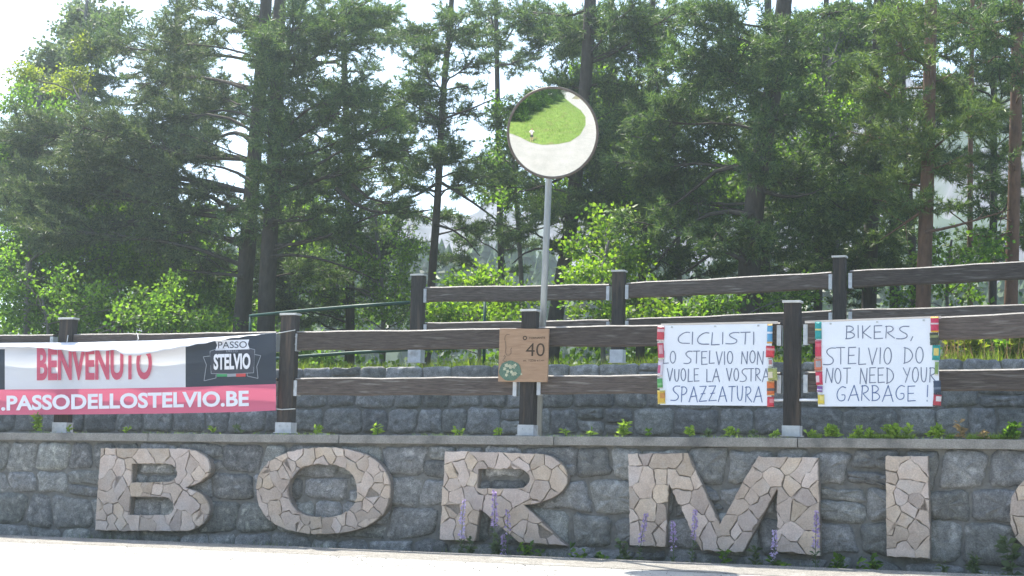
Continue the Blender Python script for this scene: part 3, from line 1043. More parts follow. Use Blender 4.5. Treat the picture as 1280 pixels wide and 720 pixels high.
put_text('.PASSODELLOSTELVIO.BE', lambda u, v: bpt(1.5 + 309.5 * u, 494.5 - 6.5 * u + (19 + .8 * u) * v, .006), M['print_white'], ban, .032, cuts=40)
put_text('WWW', lambda u, v: bpt(-50 + 48 * u, 495.5 + 19 * v, .006), M['print_white'], ban, .022, cuts=6)


def b_poly(pts, off, m, name='print'):
    P = resample([Vector(p) for p in pts], 4.0)
    vs, es, fs, *_ = delaunay_2d_cdt([Vector((p.x, p.y)) for p in P], [], [list(range(len(P)))], 1, 1e-4)
    return link(name, mesh_from([bpt(v.x, v.y, off) for v in vs], [tuple(f) for f in fs], False), m, ban)


def b_line(pts, wpx, off, m, name='print'):
    pts = [Vector(p) for p in pts]
    V, F = [], []
    for i in range(len(pts) - 1):
        a, c = pts[i], pts[i + 1]
        n_ = Vector((-(c - a).y, (c - a).x)).normalized() * wpx / 2
        k = len(V)
        V += [bpt(*(a + n_), off), bpt(*(c + n_), off), bpt(*(c - n_), off), bpt(*(a - n_), off)]
        F.append((k, k + 1, k + 2, k + 3))
    return link(name, mesh_from(V, F, False), m, ban)


for sx in (0, 1):
    fx = (lambda x: x) if sx == 0 else (lambda x: x - 339.0)     # the logo panel, and the same one at the far left end
    q = lambda P: [(fx(x), y) for x, y in P]
    b_poly(q([(262.5, 439), (270, 436.5), (312, 435.5), (318.5, 437), (317, 466), (290, 467.5), (264, 467)]), .006, M['print_dark'], 'emblem')
    b_line(q([(262.5, 439), (270, 436.5), (312, 435.5), (318.5, 437), (317, 466), (290, 467.5), (264, 467), (262.5, 439)]), .7, .009, M['print_grey'])
    b_poly(q([(269, 425.5), (311.5, 424.3), (310, 430), (312, 436.5), (269, 438), (271.5, 431.5)]), .009, M['print_white'])
    b_line(q([(262, 445), (254, 446), (258, 456), (255, 476), (270, 472.5), (270, 468)]), .8, .009, M['print_grey'])
    b_line(q([(318, 443), (326, 444.5), (321, 458), (322.5, 473), (309, 470), (309, 466)]), .8, .009, M['print_grey'])
    for xa, xb, mm in ((271, 284, 'print_green'), (284, 295, 'print_grey'), (295, 307, 'print_red')):
        b_poly(q([(xa, 467.2), (xb, 466.8), (xb, 470.6), (xa, 471)]), .011, M[mm])
    put_text('PASSO', lambda u, v: bpt(fx(272.5 + 36 * u), 427.3 - u * .8 + 8.2 * v, .013), M['print_dark'], ban, 0.0, cuts=6)
    put_text('STELVIO', lambda u, v: bpt(fx(267 + 46 * u), 442.5 - u * 1.2 + 20 * v, .013), M['print_white'], ban, .04, cuts=8)
    put_text('DELLO', lambda u, v: bpt(fx(283 + 14 * u), 437.3 + 3 * v, .013), M['print_grey'], ban, .01, cuts=2)
b = MB()
b.tube([on(343, 417.5, FD - .03), on(350, 416, FD - .012), on(369, 412.5, FD - .012)], .005, 6)
b.tube([on(344, 511, FD - .05), on(352, 512, FD - .012), on(369, 511, FD - .012)], .005, 6)
b.tube([on(172, 418, FD + .02), on(173, 424, FD - .03), on(170, 427, FD - .045)], .005, 6)
b.tube([on(85, 419, FD - .012), on(84, 426, FD - .03), on(83, 430, FD - .045)], .005, 6)
b.build('tie_string', M['string'], ban)

# ------------------------------------------------------------------ brown board with bend number
bw = FD - .035
sg = empty('bend_sign', on(655, 477, bw), 'square brown wooden board with the number 40 and painted flowers', 'sign')


def sgp(u, v, off=0.0):
    x = 624.5 + 61.5 * u + (-2.0 * v); y = 410.5 + 66.5 * v - 0 * u + .6 * u
    return on(x, y, bw - off)


b = MB()
q0 = [sgp(0, 0), sgp(1, 0), sgp(1, 1), sgp(0, 1)]
b.hexa([p for p in q0] + [p + Vector((0, .025, 0)) for p in q0])
b.build('board', M['sign_wood'], sg, bevel=.003)
put_text('40', lambda u, v: sgp(.545 + .385 * u, .27 + .245 * v, .003), M['burn'], sg, -.005, name='numeral')
put_text('TORNANTE', lambda u, v: sgp(.60 + .33 * u, .155 - .01 * u + .038 * v, .003), M['burn'], sg, .01)
put_text('m. 1256 s.l.m.', lambda u, v: sgp(.50 + .44 * u, .575 - .008 * u + .045 * v, .003), M['burn'], sg, .0)


def sg_line(pts, wd, m, name='drawing', closed=False):
    V, F = [], []
    pts = [Vector(p) for p in pts]
    if closed: pts = pts + [pts[0]]
    L_, R_ = [], []
    for i, p in enumerate(pts):
        t = (pts[min(i + 1, len(pts) - 1)] - pts[max(0, i - 1)])
        if closed and i in (0, len(pts) - 1): t = pts[1] - pts[-2]
        t.normalize(); n_ = Vector((-t.y, t.x)) * wd / 2
        V += [sgp(*(p + n_), .003), sgp(*(p - n_), .003)]
        if i: F.append((2 * i - 2, 2 * i, 2 * i + 1, 2 * i - 1))
    return link(name, mesh_from(V, F, False), m, sg)


sg_line([(.52 + .035 * math.cos(a), .175 + .033 * math.sin(a)) for a in [k * .524 for k in range(12)]], .018, M['burn'], closed=True)
sg_line([(.21, .12), (.16, .11), (.12, .14), (.11, .20), (.13, .28), (.14, .36), (.13, .44), (.16, .50), (.22, .50), (.25, .46), (.24, .39), (.26, .36)], .014, M['burn_soft'])
sg_line([(.10, .54), (.12, .50), (.14, .53), (.11, .57), (.08, .60), (.13, .62), (.17, .61)], .014, M['burn_soft'])
sg_line([(.06, .66), (.12, .68)], .012, M['burn_soft'])
V = [sgp(.24, .80, .003)] + [sgp(.24 + .225 * math.cos(t) * (1 + .03 * math.sin(5 * t)), .795 + .19 * math.sin(t) * (1 + .03 * math.sin(7 * t)), .003) for t in [k * math.pi / 16 for k in range(32)]]
link('wreath', mesh_from(V, [(0, 1 + k, 1 + (k + 1) % 32) for k in range(32)], False), M['paint_green'], sg)
rf = random.Random(4)
for k in range(15):
    u0, v0 = (.24 + .13 * rf.uniform(-1, 1), .78 + .11 * rf.uniform(-1, 1))
    V, F = [sgp(u0, v0, .0065)], []
    for j in range(20):
        t = j * math.pi / 10
        rr_ = .030 * (1 + .35 * math.cos(5 * t))
        V.append(sgp(u0 + rr_ * math.cos(t), v0 + rr_ * math.sin(t), .0065))
    F = [(0, 1 + j, 1 + (j + 1) % 20) for j in range(20)]
    link('flower', mesh_from(V, F, False), M['paint_cream'], sg)
V = [sgp(.47, .855, .004)] + [sgp(.47 + .018 * math.cos(t), .855 + .017 * math.sin(t), .004) for t in [k * math.pi / 5 for k in range(10)]]
link('dot', mesh_from(V, [(0, 1 + k, 1 + (k + 1) % 10) for k in range(10)], False), M['paint_cream'], sg)

# ------------------------------------------------------------------ hand-lettered posters
a_ = lambda cx, cy, rx, ry, a0, a1, n=9: [(cx + rx * math.cos(R(a0 + (a1 - a0) * i / n)), cy - ry * math.sin(R(a0 + (a1 - a0) * i / n))) for i in range(n + 1)]
HAND = {   # y down, box 0..1
    'A': (.8, [[(0, 1), (.45, 0), (.85, 1)], [(.15, .65), (.75, .6)]]),
    'B': (.62, [[(.05, 0), (.05, 1)], [(0, .02), (.35, 0), (.58, .22), (.35, .45), (.08, .48)], [(.08, .48), (.45, .5), (.68, .74), (.42, .98), (0, 1)]]),
    'C': (.8, [[(.9, .04), (.6, 0), (.2, .28), (.05, .65), (.25, .97), (.9, .96)]]),
    'D': (.7, [[(.08, 0), (.08, 1)], [(0, 0), (.45, .1), (.75, .5), (.5, .88), (.02, 1)]]),
    'E': (.6, [[(.6, 0), (.05, .02), (.05, 1), (.65, .97)], [(.05, .5), (.5, .48)]]),
    'G': (.75, [[(.75, .1), (.45, 0), (.1, .3), (.05, .7), (.3, .98), (.7, .9), (.72, .55), (.45, .56)]]),
    'I': (.12, [[(.06, 0), (.06, 1)]]),
    'K': (.6, [[(.05, 0), (.05, 1)], [(.6, 0), (.08, .55), (.65, 1)]]),
    'L': (.55, [[(.08, 0), (.05, 1), (.6, .97)]]),
    'N': (.65, [[(.0, 1), (.08, 0), (.58, 1), (.68, 0)]]),
    'O': (.62, [a_(.31, .5, .29, .5, 100, 460, 14)]),
    'P': (.6, [[(.08, 0), (.05, 1)], [(0, .05), (.4, 0), (.62, .25), (.4, .5), (.08, .55)]]),
    'R': (.65, [[(.08, 0), (.05, 1)], [(0, .05), (.4, 0), (.6, .24), (.4, .48), (.08, .52), (.68, 1)]]),
    'S': (.75, [[(.85, .02), (.4, .0), (.12, .2), (.3, .42), (.7, .62), (.72, .85), (.45, 1), (-.05, .98)]]),
    'T': (.65, [[(0, .02), (.68, 0)], [(.35, 0), (.33, 1)]]),
    'U': (.6, [[(.04, 0), (.05, .75), (.25, 1), (.5, .9), (.58, 0)]]),
    'V': (.65, [[(0, 0), (.32, 1), (.66, 0)]]),
    'Y': (.6, [[(0, 0), (.32, .5)], [(.65, 0), (.2, 1)]]),
    'Z': (.75, [[(.05, .02), (.72, 0), (.02, 1), (.78, .96)], [(.2, .5), (.6, .48)]]),
    ',': (.15, [[(.15, .85), (.0, 1.2)]]), '!': (.12, [[(.08, 0), (.05, .72)], [(.04, .93), (.05, 1.0)]]), ' ': (.5, []),
}


def smooth_pl(p, it=2):
    p = [Vector(q) for q in p]
    if len(p) < 3: return p
    for _ in range(it):
        o = [p[0]]
        for i in range(len(p) - 1): o += [p[i].lerp(p[i + 1], .25), p[i].lerp(p[i + 1], .75)]
        o.append(p[-1]); p = o
    return p


def poster(corn, rows, label, d, seed):
    """corn: TL, TR, BR, BL pixels; rows: (text, x0, x1, y0, y1) in pixels."""
    rp_ = random.Random(seed)
    TL, TR, BR, BL = [Vector(c) for c in corn]
    root = empty('poster', on(*BL.lerp(BR, .5), d), label, 'poster')
    n, m_ = 16, 12
    wy = lambda u, v: d - .006 * math.sin(u * 7 + seed) * math.sin(v * 3 + .4) - .010 * abs(v - .5)
    P = lambda px, py, off=0: on(px, py, wy((px - TL.x) / (TR.x - TL.x), (py - TL.y) / (BL.y - TL.y)) - off)
    V, F = [], []
    for i in range(n + 1):
        for j in range(m_ + 1):
            q = TL.lerp(TR, i / n).lerp(BL.lerp(BR, i / n), j / m_)
            V.append(P(q.x, q.y))
    for i in range(n):
        for j in range(m_): F.append((i * (m_ + 1) + j, i * (m_ + 1) + j + 1, (i + 1) * (m_ + 1) + j + 1, (i + 1) * (m_ + 1) + j))
    k = len(V)
    V += [v + Vector((0, .005, 0)) for v in V[:k]]
    F += [tuple(k + i for i in f) for f in F]
    ring = [i * (m_ + 1) for i in range(n + 1)] + [n * (m_ + 1) + j for j in range(1, m_ + 1)] + [i * (m_ + 1) + m_ for i in range(n - 1, -1, -1)] + [j for j in range(m_ - 1, 0, -1)]
    F += [(ring[i], ring[(i + 1) % len(ring)], ring[(i + 1) % len(ring)] + k, ring[i] + k) for i in range(len(ring))]
    link('sheet', mesh_from(V, F), M['paper'], root, smooth=False)
    for text, x0, x1, y0, y1 in rows:
        ws = [HAND[c][0] for c in text]; gapw = .22
        tot = sum(ws) + gapw * (len(text) - 1)
        sc = (x1 - x0) / tot
        cx = x0
        V, F = [], []
        for c, wd in zip(text, ws):
            hs_ = .93 + rp_.uniform(-.04, .04); dy = rp_.uniform(-.04, .05) * (y1 - y0); sl = rp_.uniform(-.02, .05)
            for st in HAND[c][1]:
                closed = len(st) > 2 and (Vector(st[0]) - Vector(st[-1])).length < .02
                pts = smooth_pl(st, 2 if c in 'SCGOUBDPR' else 0)
                pts = [Vector((cx + (p.x + sl * (1 - p.y)) * sc, y0 + dy + p.y * hs_ * (y1 - y0))) for p in pts]
                for i in range(len(pts) - 1):
                    a, b__ = pts[i], pts[i + 1]
                    t = (b__ - a)
                    if t.length < .01: continue
                    t.normalize(); w_ = .55 + rp_.uniform(-.06, .06); nn = Vector((-t.y, t.x)) * w_; e = t * .35
                    kk = len(V)
                    V += [P(*(a - e + nn), .0035), P(*(b__ + e + nn), .0035), P(*(b__ + e - nn), .0035 + .0001 * (i % 2)), P(*(a - e - nn), .0035 + .0001 * (i % 2))]
                    F.append((kk, kk + 1, kk + 2, kk + 3))
            cx += (wd + gapw) * sc
        link('lettering', mesh_from(V, F, False), M['ink_blue'] if text in ('SPAZZATURA', 'GARBAGE !') else M['ink'], root)
    for u in (.12, .5, .88):
        q = TL.lerp(TR, u) + Vector((0, 2.2)); b = MB(); c = P(q.x, q.y)
        b.box(c.x - .009, c.x + .009, c.y - .009, c.y - .001, c.z - .008, c.z + .008); b.build('staple', M['steel'], root)
    return root, P


PDp = FD - .03
po1, PP1 = poster([(823, 407), (965, 404.5), (964, 507.5), (825, 506)],
                  [('CICLISTI', 846, 943, 415, 431), ('LO STELVIO NON', 828.5, 954, 439, 456), ('VUOLE LA VOSTRA', 834, 961, 461, 478), ('SPAZZATURA', 839, 952, 483, 503)],
                  'white handwritten Italian poster reading CICLISTI, left of the tall dark post', PDp, 3)
po2, PP2 = poster([(1020, 403), (1173, 397.5), (1174, 508), (1022.5, 508)],
                  [('BIKERS,', 1057, 1141, 407, 424), ('STELVIO DO', 1030, 1154, 434, 456), ('NOT NEED YOUR', 1032, 1170, 460, 480), ('GARBAGE !', 1045, 1160, 482, 503)],
                  'white handwritten English poster reading BIKERS, right of the tall dark post', PDp, 5)
for p0, p1, lb in (((826, 406.0), (972, 403.0), 'thin pale wooden lath along the top of the CICLISTI poster'),
                   ((1006, 402.6), (1176, 396.4), 'thin pale wooden lath along the top of the BIKERS poster')):
    b = MB(); A, Bq = on(*p0, PDp + .008), on(*p1, PDp + .008)
    h = .012
    b.hexa([A + Vector((0, 0, -h)), Bq + Vector((0, 0, -h)), Bq + Vector((0, .02, -h)), A + Vector((0, .02, -h)), A + Vector((0, 0, h)), Bq + Vector((0, 0, h)), Bq + Vector((0, .02, h)), A + Vector((0, .02, h))])
    tag(b.build('wooden_lath', M['lath'], None, loc=A), lb, 'lath')
b = MB(); A, Bq = on(840, 501.5, PDp + .008 + .16), on(1160, 500.5, PDp + .008 + .16)
A, Bq = on(840, 501.5, FD + .16), on(1160, 500.5, FD + .16)
A, Bq = on(840, 500.5, FD + .02), on(1160, 499.5, FD + .02)
b.tube([A, Bq], .012, 8)
tag(b.build('thin_rod', M['paper'], None, loc=A, smooth=True), 'thin white rod running level behind both posters and the post between them', 'rod')


def wrapper(x0, x1, y0, y1, c_main, c_mid, c_top, label, P, tilt=0.0, seed=0):
    """Crinkled snack sachet glued to a poster edge: foil body, pressed end seals, printed panel."""
    rw = random.Random(seed)
    c = Vector(((x0 + x1) / 2, (y0 + y1) / 2)); hw, hh_ = (x1 - x0) / 2, (y1 - y0) / 2
    ct, st = math.cos(tilt), math.sin(tilt)
    y_at = P(c.x, c.y).y

    def W(u, v, off):
        a, b__ = u * hw, v * hh_
        return on(c.x + a * ct - b__ * st, c.y + a * st + b__ * ct, y_at - off)
    root = empty('snack_wrapper', W(0, 1, 0), label, 'wrapper', 'snack wrappers glued along the poster edges')
    NU, NV = 6, 10

    def surf(u, v):
        pf = max(0, 1 - abs(v) ** 6) * max(0, 1 - u * u) ** .5
        return .004 + .016 * pf + jit[(round((u + 1) * 3), round((v + 1) * 5))] * .003
    jit = {(i, j): rw.uniform(-1, 1) for i in range(7) for j in range(11)}
    V, F = [], []
    for i in range(NU + 1):
        for j in range(NV + 1):
            u, v = -1 + 2 * i / NU, -1 + 2 * j / NV
            ed = 1 + (rw.uniform(-.06, .06) if i in (0, NU) else 0)
            V.append(W(u * ed, v, surf(u, v)))
    k = len(V)
    for i in range(NU):
        for j in range(NV): F.append((i * (NV + 1) + j, i * (NV + 1) + j + 1, (i + 1) * (NV + 1) + j + 1, (i + 1) * (NV + 1) + j))
    V += [W(u, v, .0005) for u, v in ((-1, -1), (1, -1), (1, 1), (-1, 1))]
    F += [(k, k + 1, k + 2, k + 3)]
    body = link('foil', mesh_from(V, F, False), colmat(c_main), root, smooth=False)
    V, F = [], []
    i0, i1, j0, j1 = [(0, 7, 2, 5), (1, 6, 2, 8), (0, 4, 3, 9), (0, 7, 5, 8), (2, 7, 2, 7), (0, 7, 4, 6)][seed % 6]
    for i in range(i0, i1):
        for j in range(j0, j1):
            u, v = -1 + 2 * i / NU, -1 + 2 * j / NV
            V.append(W(u, v, surf(u, v) + .0025))
    nj = j1 - j0
    for i in range(i1 - i0 - 1):
        for j in range(nj - 1): F.append((i * nj + j, i * nj + j + 1, (i + 1) * nj + j + 1, (i + 1) * nj + j))
    link('printed_panel', mesh_from(V, F, False), colmat(c_mid), root)
    V, F = [], []
    for s in (-1, 1):
        V = []
        for i in range(9):
            u = -1 + 2 * i / 8
            V += [W(u, s * .84, surf(round(u * 3) / 3, round(s * .8 * 5) / 5) + .004), W(u * 1.03, s * (1.0 + (.05 if i % 2 else 0)), .006)]
        link('seal', mesh_from(V, [(2 * i, 2 * i + 1, 2 * i + 3, 2 * i + 2) for i in range(8)], False), colmat(c_top), root)


WR = [
    (821.5, 830.3, 407.5, 426, (.50, .06, .08), (.62, .40, .42), (.66, .50, .52), 'red and pale pink wrapper at the upper left corner of the CICLISTI poster', 1),
    (822.3, 829.8, 427, 449, (.52, .08, .12), (.56, .30, .33), (.60, .56, .50), 'long red wrapper with cream ends, second down the left edge of the CICLISTI poster', 1),
    (822.3, 828.7, 450.5, 470.5, (.66, .60, .66), (.48, .10, .20), (.66, .55, .55), 'narrow white and crimson wrapper above the green one on the CICLISTI poster', 1),
    (821.7, 828.2, 472, 485.5, (.10, .34, .10), (.20, .42, .18), (.62, .62, .56), 'small green wrapper low on the left edge of the CICLISTI poster', 1),
    (822, 831.5, 488, 504.5, (.62, .40, .06), (.52, .24, .06), (.66, .58, .20), 'golden yellow wrapper at the lower left corner of the CICLISTI poster', 1),
    (959, 965.6, 405, 429, (.10, .30, .50), (.64, .66, .70), (.60, .36, .10), 'narrow blue and white wrapper with orange ends, top right on the CICLISTI poster', 1),
    (957.5, 968, 432.5, 446.5, (.58, .05, .07), (.60, .24, .24), (.50, .05, .06), 'crumpled red wrapper below the blue one on the CICLISTI poster', 1),
    (960, 966, 447.5, 459, (.62, .62, .60), (.42, .18, .18), (.40, .42, .36), 'tiny whitish wrapper on the right edge of the CICLISTI poster, above the olive one', 1),
    (959.8, 971.5, 460, 475.5, (.34, .36, .12), (.62, .54, .40), (.40, .42, .20), 'olive and cream wrapper sticking out past the right edge of the CICLISTI poster', 1),
    (958.6, 968, 476.5, 494, (.60, .14, .04), (.10, .09, .09), (.62, .30, .10), 'orange wrapper with a black panel on the right edge of the CICLISTI poster', 1),
    (959, 967.6, 496, 508.5, (.55, .04, .07), (.60, .20, .22), (.52, .10, .10), 'small red wrapper at the lower right corner of the CICLISTI poster', 1),
    (1018.8, 1027, 402.5, 423.5, (.03, .30, .30), (.62, .58, .20), (.04, .32, .30), 'teal wrapper with a yellow panel at the upper left corner of the BIKERS poster', 2),
    (1019, 1026.8, 425, 447, (.55, .05, .09), (.62, .12, .16), (.56, .24, .26), 'plain bright red wrapper below the teal one on the left of the BIKERS poster', 2),
    (1018, 1027.6, 448, 463.5, (.58, .18, .10), (.34, .30, .32), (.56, .30, .22), 'orange and grey wrapper halfway down the left edge of the BIKERS poster', 2),
    (1019.8, 1028.2, 464.5, 481, (.58, .05, .10), (.68, .52, .54), (.55, .08, .10), 'red wrapper with a white panel on the lower left of the BIKERS poster', 2),
    (1021.4, 1028.2, 482, 490.5, (.22, .10, .32), (.50, .45, .58), (.60, .58, .62), 'tiny purple wrapper low on the left edge of the BIKERS poster', 2),
    (1022.3, 1030.4, 493, 505.5, (.70, .54, .08), (.72, .60, .20), (.66, .60, .36), 'plain yellow wrapper at the lower left corner of the BIKERS poster', 2),
    (1163.3, 1173.2, 396, 415, (.52, .04, .10), (.64, .50, .52), (.70, .42, .04), 'dark red wrapper with a yellow top at the upper right corner of the BIKERS poster', 2),
    (1162.4, 1173.3, 416, 431, (.06, .07, .05), (.22, .24, .10), (.10, .10, .09), 'blackish olive wrapper under the dark red one on the right of the BIKERS poster', 2),
    (1165.4, 1175, 431.5, 450, (.03, .28, .26), (.60, .48, .14), (.04, .30, .28), 'teal wrapper with an orange yellow panel on the right edge of the BIKERS poster', 2),
    (1168.4, 1173.2, 451, 469, (.24, .34, .12), (.18, .28, .08), (.68, .66, .60), 'very narrow green wrapper with white ends on the right edge of the BIKERS poster', 2),
    (1167, 1176, 476, 491.5, (.05, .07, .11), (.14, .17, .22), (.08, .10, .14), 'dark blue crumpled wrapper low on the right edge of the BIKERS poster', 2),
    (1166.5, 1176.5, 492, 508, (.40, .05, .07), (.62, .56, .56), (.08, .07, .08), 'dark and red striped wrapper at the lower right corner of the BIKERS poster', 2),
]
for i, q in enumerate(WR):
    wrapper(*q[:8], PP1 if q[8] == 1 else PP2, tilt=random.Random(i).uniform(-.07, .07), seed=i)


# ------------------------------------------------------------------ trees and bushes


def ppm(px, py, d):
    """photo pixels per metre at that place"""
    a = on(px, py, d)
    return FOC / abs((ROT.transposed() @ (a - CAM)).z)


def needles(starts, dirs, length, n, nl, nw, spread=1.0):
    """n needles along every twig; starts, dirs: (T, 3)."""
    T = len(starts)
    t = RNG.uniform(0, 1, (T, n, 1))
    S = starts[:, None, :] + dirs[:, None, :] * (t * length[:, None, None])
    rv = RNG.normal(0, 1, (T, n, 3)); rv /= np.linalg.norm(rv, axis=2, keepdims=True)
    D = dirs[:, None, :] * RNG.uniform(.35, .9, (T, n, 1)) + rv * spread
    D /= np.linalg.norm(D, axis=2, keepdims=True)
    sd_ = np.cross(D, RNG.normal(0, 1, (T, n, 3))); sd_ /= np.linalg.norm(sd_, axis=2, keepdims=True)
    L = nl * RNG.uniform(.7, 1.2, (T, n, 1))
    w_ = nw * RNG.uniform(.7, 1.25, (T, n, 1))
    A, B, C = S - sd_ * w_ / 2, S + sd_ * w_ / 2, S + D * L
    return np.stack([A, B, C], axis=2).reshape(-1, 3, 3)


def leaves(starts, dirs, length, n, ls, out=.10):
    T = len(starts)
    t = RNG.uniform(.1, 1.05, (T, n, 1))
    rv = RNG.normal(0, 1, (T, n, 3))
    S = starts[:, None, :] + dirs[:, None, :] * (t * length[:, None, None]) + rv * out * .45
    D = rv / np.linalg.norm(rv, axis=2, keepdims=True) + dirs[:, None, :] * .5; D[..., 2] -= .25
    D /= np.linalg.norm(D, axis=2, keepdims=True)
    sd_ = np.cross(D, RNG.normal(0, 1, (T, n, 3))); sd_ /= np.linalg.norm(sd_, axis=2, keepdims=True)
    up_ = np.cross(D, sd_)
    L = ls * RNG.uniform(.65, 1.25, (T, n, 1)); w_ = L * .36
    P0 = S; P1 = S + D * L * .45 + sd_ * w_ + up_ * L * .08; P2 = S + D * L; P3 = S + D * L * .45 - sd_ * w_ + up_ * L * .08
    return np.stack([P0, P1, P2, P3], axis=2).reshape(-1, 4, 3)


def along(pl, t):
    s = t * (len(pl) - 1); i = min(int(s), len(pl) - 2)
    return pl[i].lerp(pl[i + 1], s - i)


def smooth_path(pts, it=2):
    p = [Vector(q) for q in pts]
    for _ in range(it):
        o = [p[0]]
        for i in range(len(p) - 1): o += [p[i].lerp(p[i + 1], .3), p[i].lerp(p[i + 1], .7)]
        o.append(p[-1]); p = o
    return p


def tree(name, label, cat, group, d, trunk, rpx, masses, kind='needle', leafm='needle', barkm='bark', dens=1.0, bare=(), nl=.11, nw=.015, ls=.066, seed=1, rise=0.15, base=None):
    """trunk: pixels of the trunk line from the foot up (at distance d); masses: (cx, cy, rx, ry[, dy]) of foliage in pixels, dy metres nearer/farther."""
    rnd = random.Random(seed)
    T = [on(x, y, d) for x, y in trunk]
    fz = terrain_h(T[0].x, T[0].y) - .15
    if T[0].z > fz: T.insert(0, Vector((T[0].x, T[0].y, fz)))
    else: T[0].z = fz
    T = [p + Vector((0, .06 * noise1(p.z * 1.2, seed), 0)) for p in T]
    T = smooth_path(T)
    pm = ppm(*trunk[0], d)
    r0 = rpx[0] / pm; r1 = rpx[1] / pm
    n = len(T)
    zt0, zt1 = T[0].z, T[-1].z
    rad = lambda z: (r0 + (r1 - r0) * (z - zt0) / (zt1 - zt0)) * (1 + .35 * math.exp(-(z - zt0) / .25))
    root = empty(name, T[0], label, cat, group)
    tb = MB(); tb.tube(T, [rad(p.z) * (1 + .05 * rnd.uniform(-1, 1)) for p in T], 12)
    tb.build('trunk', M[barkm], root, smooth=True)

    def trunk_at(z):
        for i in range(n - 1):
            if T[i].z <= z <= T[i + 1].z: return T[i].lerp(T[i + 1], (z - T[i].z) / (T[i + 1].z - T[i].z))
        return T[-1] if z > zt1 else T[0]
    tw_s, tw_d, tw_l = [], [], []
    for q in masses:
        cx, cy, rx_, ry_ = q[:4]
        dy = q[4] if len(q) > 4 else rnd.uniform(-1.1, 1.1)
        c = on(cx, cy, d + dy)
        rx, rz = rx_ * 1.1 / pm, ry_ * 1.08 / pm
        rv = max(rx, rz) * .8
        dist = math.hypot(c.x - T[0].x, dy)
        st = trunk_at(max(zt0 + .5, min(zt1 - .3, c.z - dist * rise - .1)))
        far = c + (c - st).normalized() * rx * .7
        mid1 = st.lerp(c, .35) + Vector((rnd.gauss(0, .08), rnd.gauss(0, .12), dist * rnd.uniform(-.05, .10) + rnd.gauss(0, .06)))
        mid2 = st.lerp(c, .75) + Vector((rnd.gauss(0, .08), rnd.gauss(0, .1), dist * rnd.uniform(-.04, .06)))
        br = smooth_path([st, mid1, mid2, c, far], 1)
        Lb = sum((br[i + 1] - br[i]).length for i in range(len(br) - 1))
        rb_ = max(.009, min(r0 * .3, .008 + .008 * Lb))
        bb = MB(); bb.tube(br, [rb_ * (1 - .8 * i / (len(br) - 1)) for i in range(len(br))], 5)
        area = math.pi * rx * rz
        ns = max(4, int((22 if kind == 'needle' else 20) * area * dens + 5))
        for k in range(ns):
            v = Vector((rnd.gauss(0, 1), rnd.gauss(0, 1), rnd.gauss(0, 1))).normalized() * rnd.uniform(.55, 1.0)
            e = c + Vector((v.x * rx, v.y * rv, v.z * rz))
            # origin on the branch: nearest point, pulled back towards the trunk
            tt = min(range(len(br)), key=lambda i: (br[i] - e).length) / (len(br) - 1)
            o = along(br, max(.12, min(1, tt - rnd.uniform(.05, .25))))
            m_ = o.lerp(e, .5) + Vector((0, 0, (-.04 if kind == 'needle' else .05) * rnd.random()))
            sub = [o, m_, e]
            bb.tube(sub, [rb_ * .35, rb_ * .22, .003], 3, cap=False)
            Ls = (e - o).length
            nt_ = max(3, int(Ls / (.062 if kind == 'needle' else .08)))
            dr = (e - o).normalized()
            for j in range(nt_):
                t = .25 + .75 * (j + rnd.random() * .6) / nt_
                p = along(sub, min(.999, t))
                sdv = dr.cross(Vector((rnd.gauss(0, .5), rnd.gauss(0, .5), 1))).normalized() * (1 if j % 2 else -1)
                td = (dr * .6 + sdv * rnd.uniform(.5, .9) + Vector((0, 0, rnd.uniform(-.15, .45)))).normalized()
                tw_s.append(p); tw_d.append(td); tw_l.append(rnd.uniform(.10, .26) * (1 - .3 * t))
            tw_s.append(e); tw_d.append(dr); tw_l.append(.15)
        bb.build('branch', M[barkm], root, smooth=True, fix=False)
    for q in bare:       # dead or bare limbs: pixel lines
        pts = [on(x, y, d - .25 + .1 * i) for i, (x, y) in enumerate(q[0])]
        bb = MB(); L = smooth_path(pts, 1)
        bb.tube(L, [q[1] / pm * (1 - .75 * i / (len(L) - 1)) for i in range(len(L))], 5)
        for k in range(3):
            p = along(L, rnd.uniform(.3, .95)); v = Vector((rnd.gauss(0, .25), rnd.gauss(0, .25), rnd.gauss(.05, .2)))
            bb.tube([p, p + v * .6, p + v + Vector((0, 0, .05))], [.008, .006, .002], 3, cap=False)
        bb.build('branch', M[barkm], root, smooth=True, fix=False)
    if tw_s:
        S = np.array([tuple(v) for v in tw_s]); D = np.array([tuple(v) for v in tw_d]); L = np.array(tw_l)
        if kind == 'needle':
            me = mesh_tris(needles(S, D, L, 24, nl, nw, .72), 3)
        else:
            me = mesh_tris(leaves(S, D, L, 8, ls), 4)
        link('crown', me, M[leafm], root)
    global NT_
    NT_ += len(tw_s) * (24 if kind == 'needle' else 16)
    return root


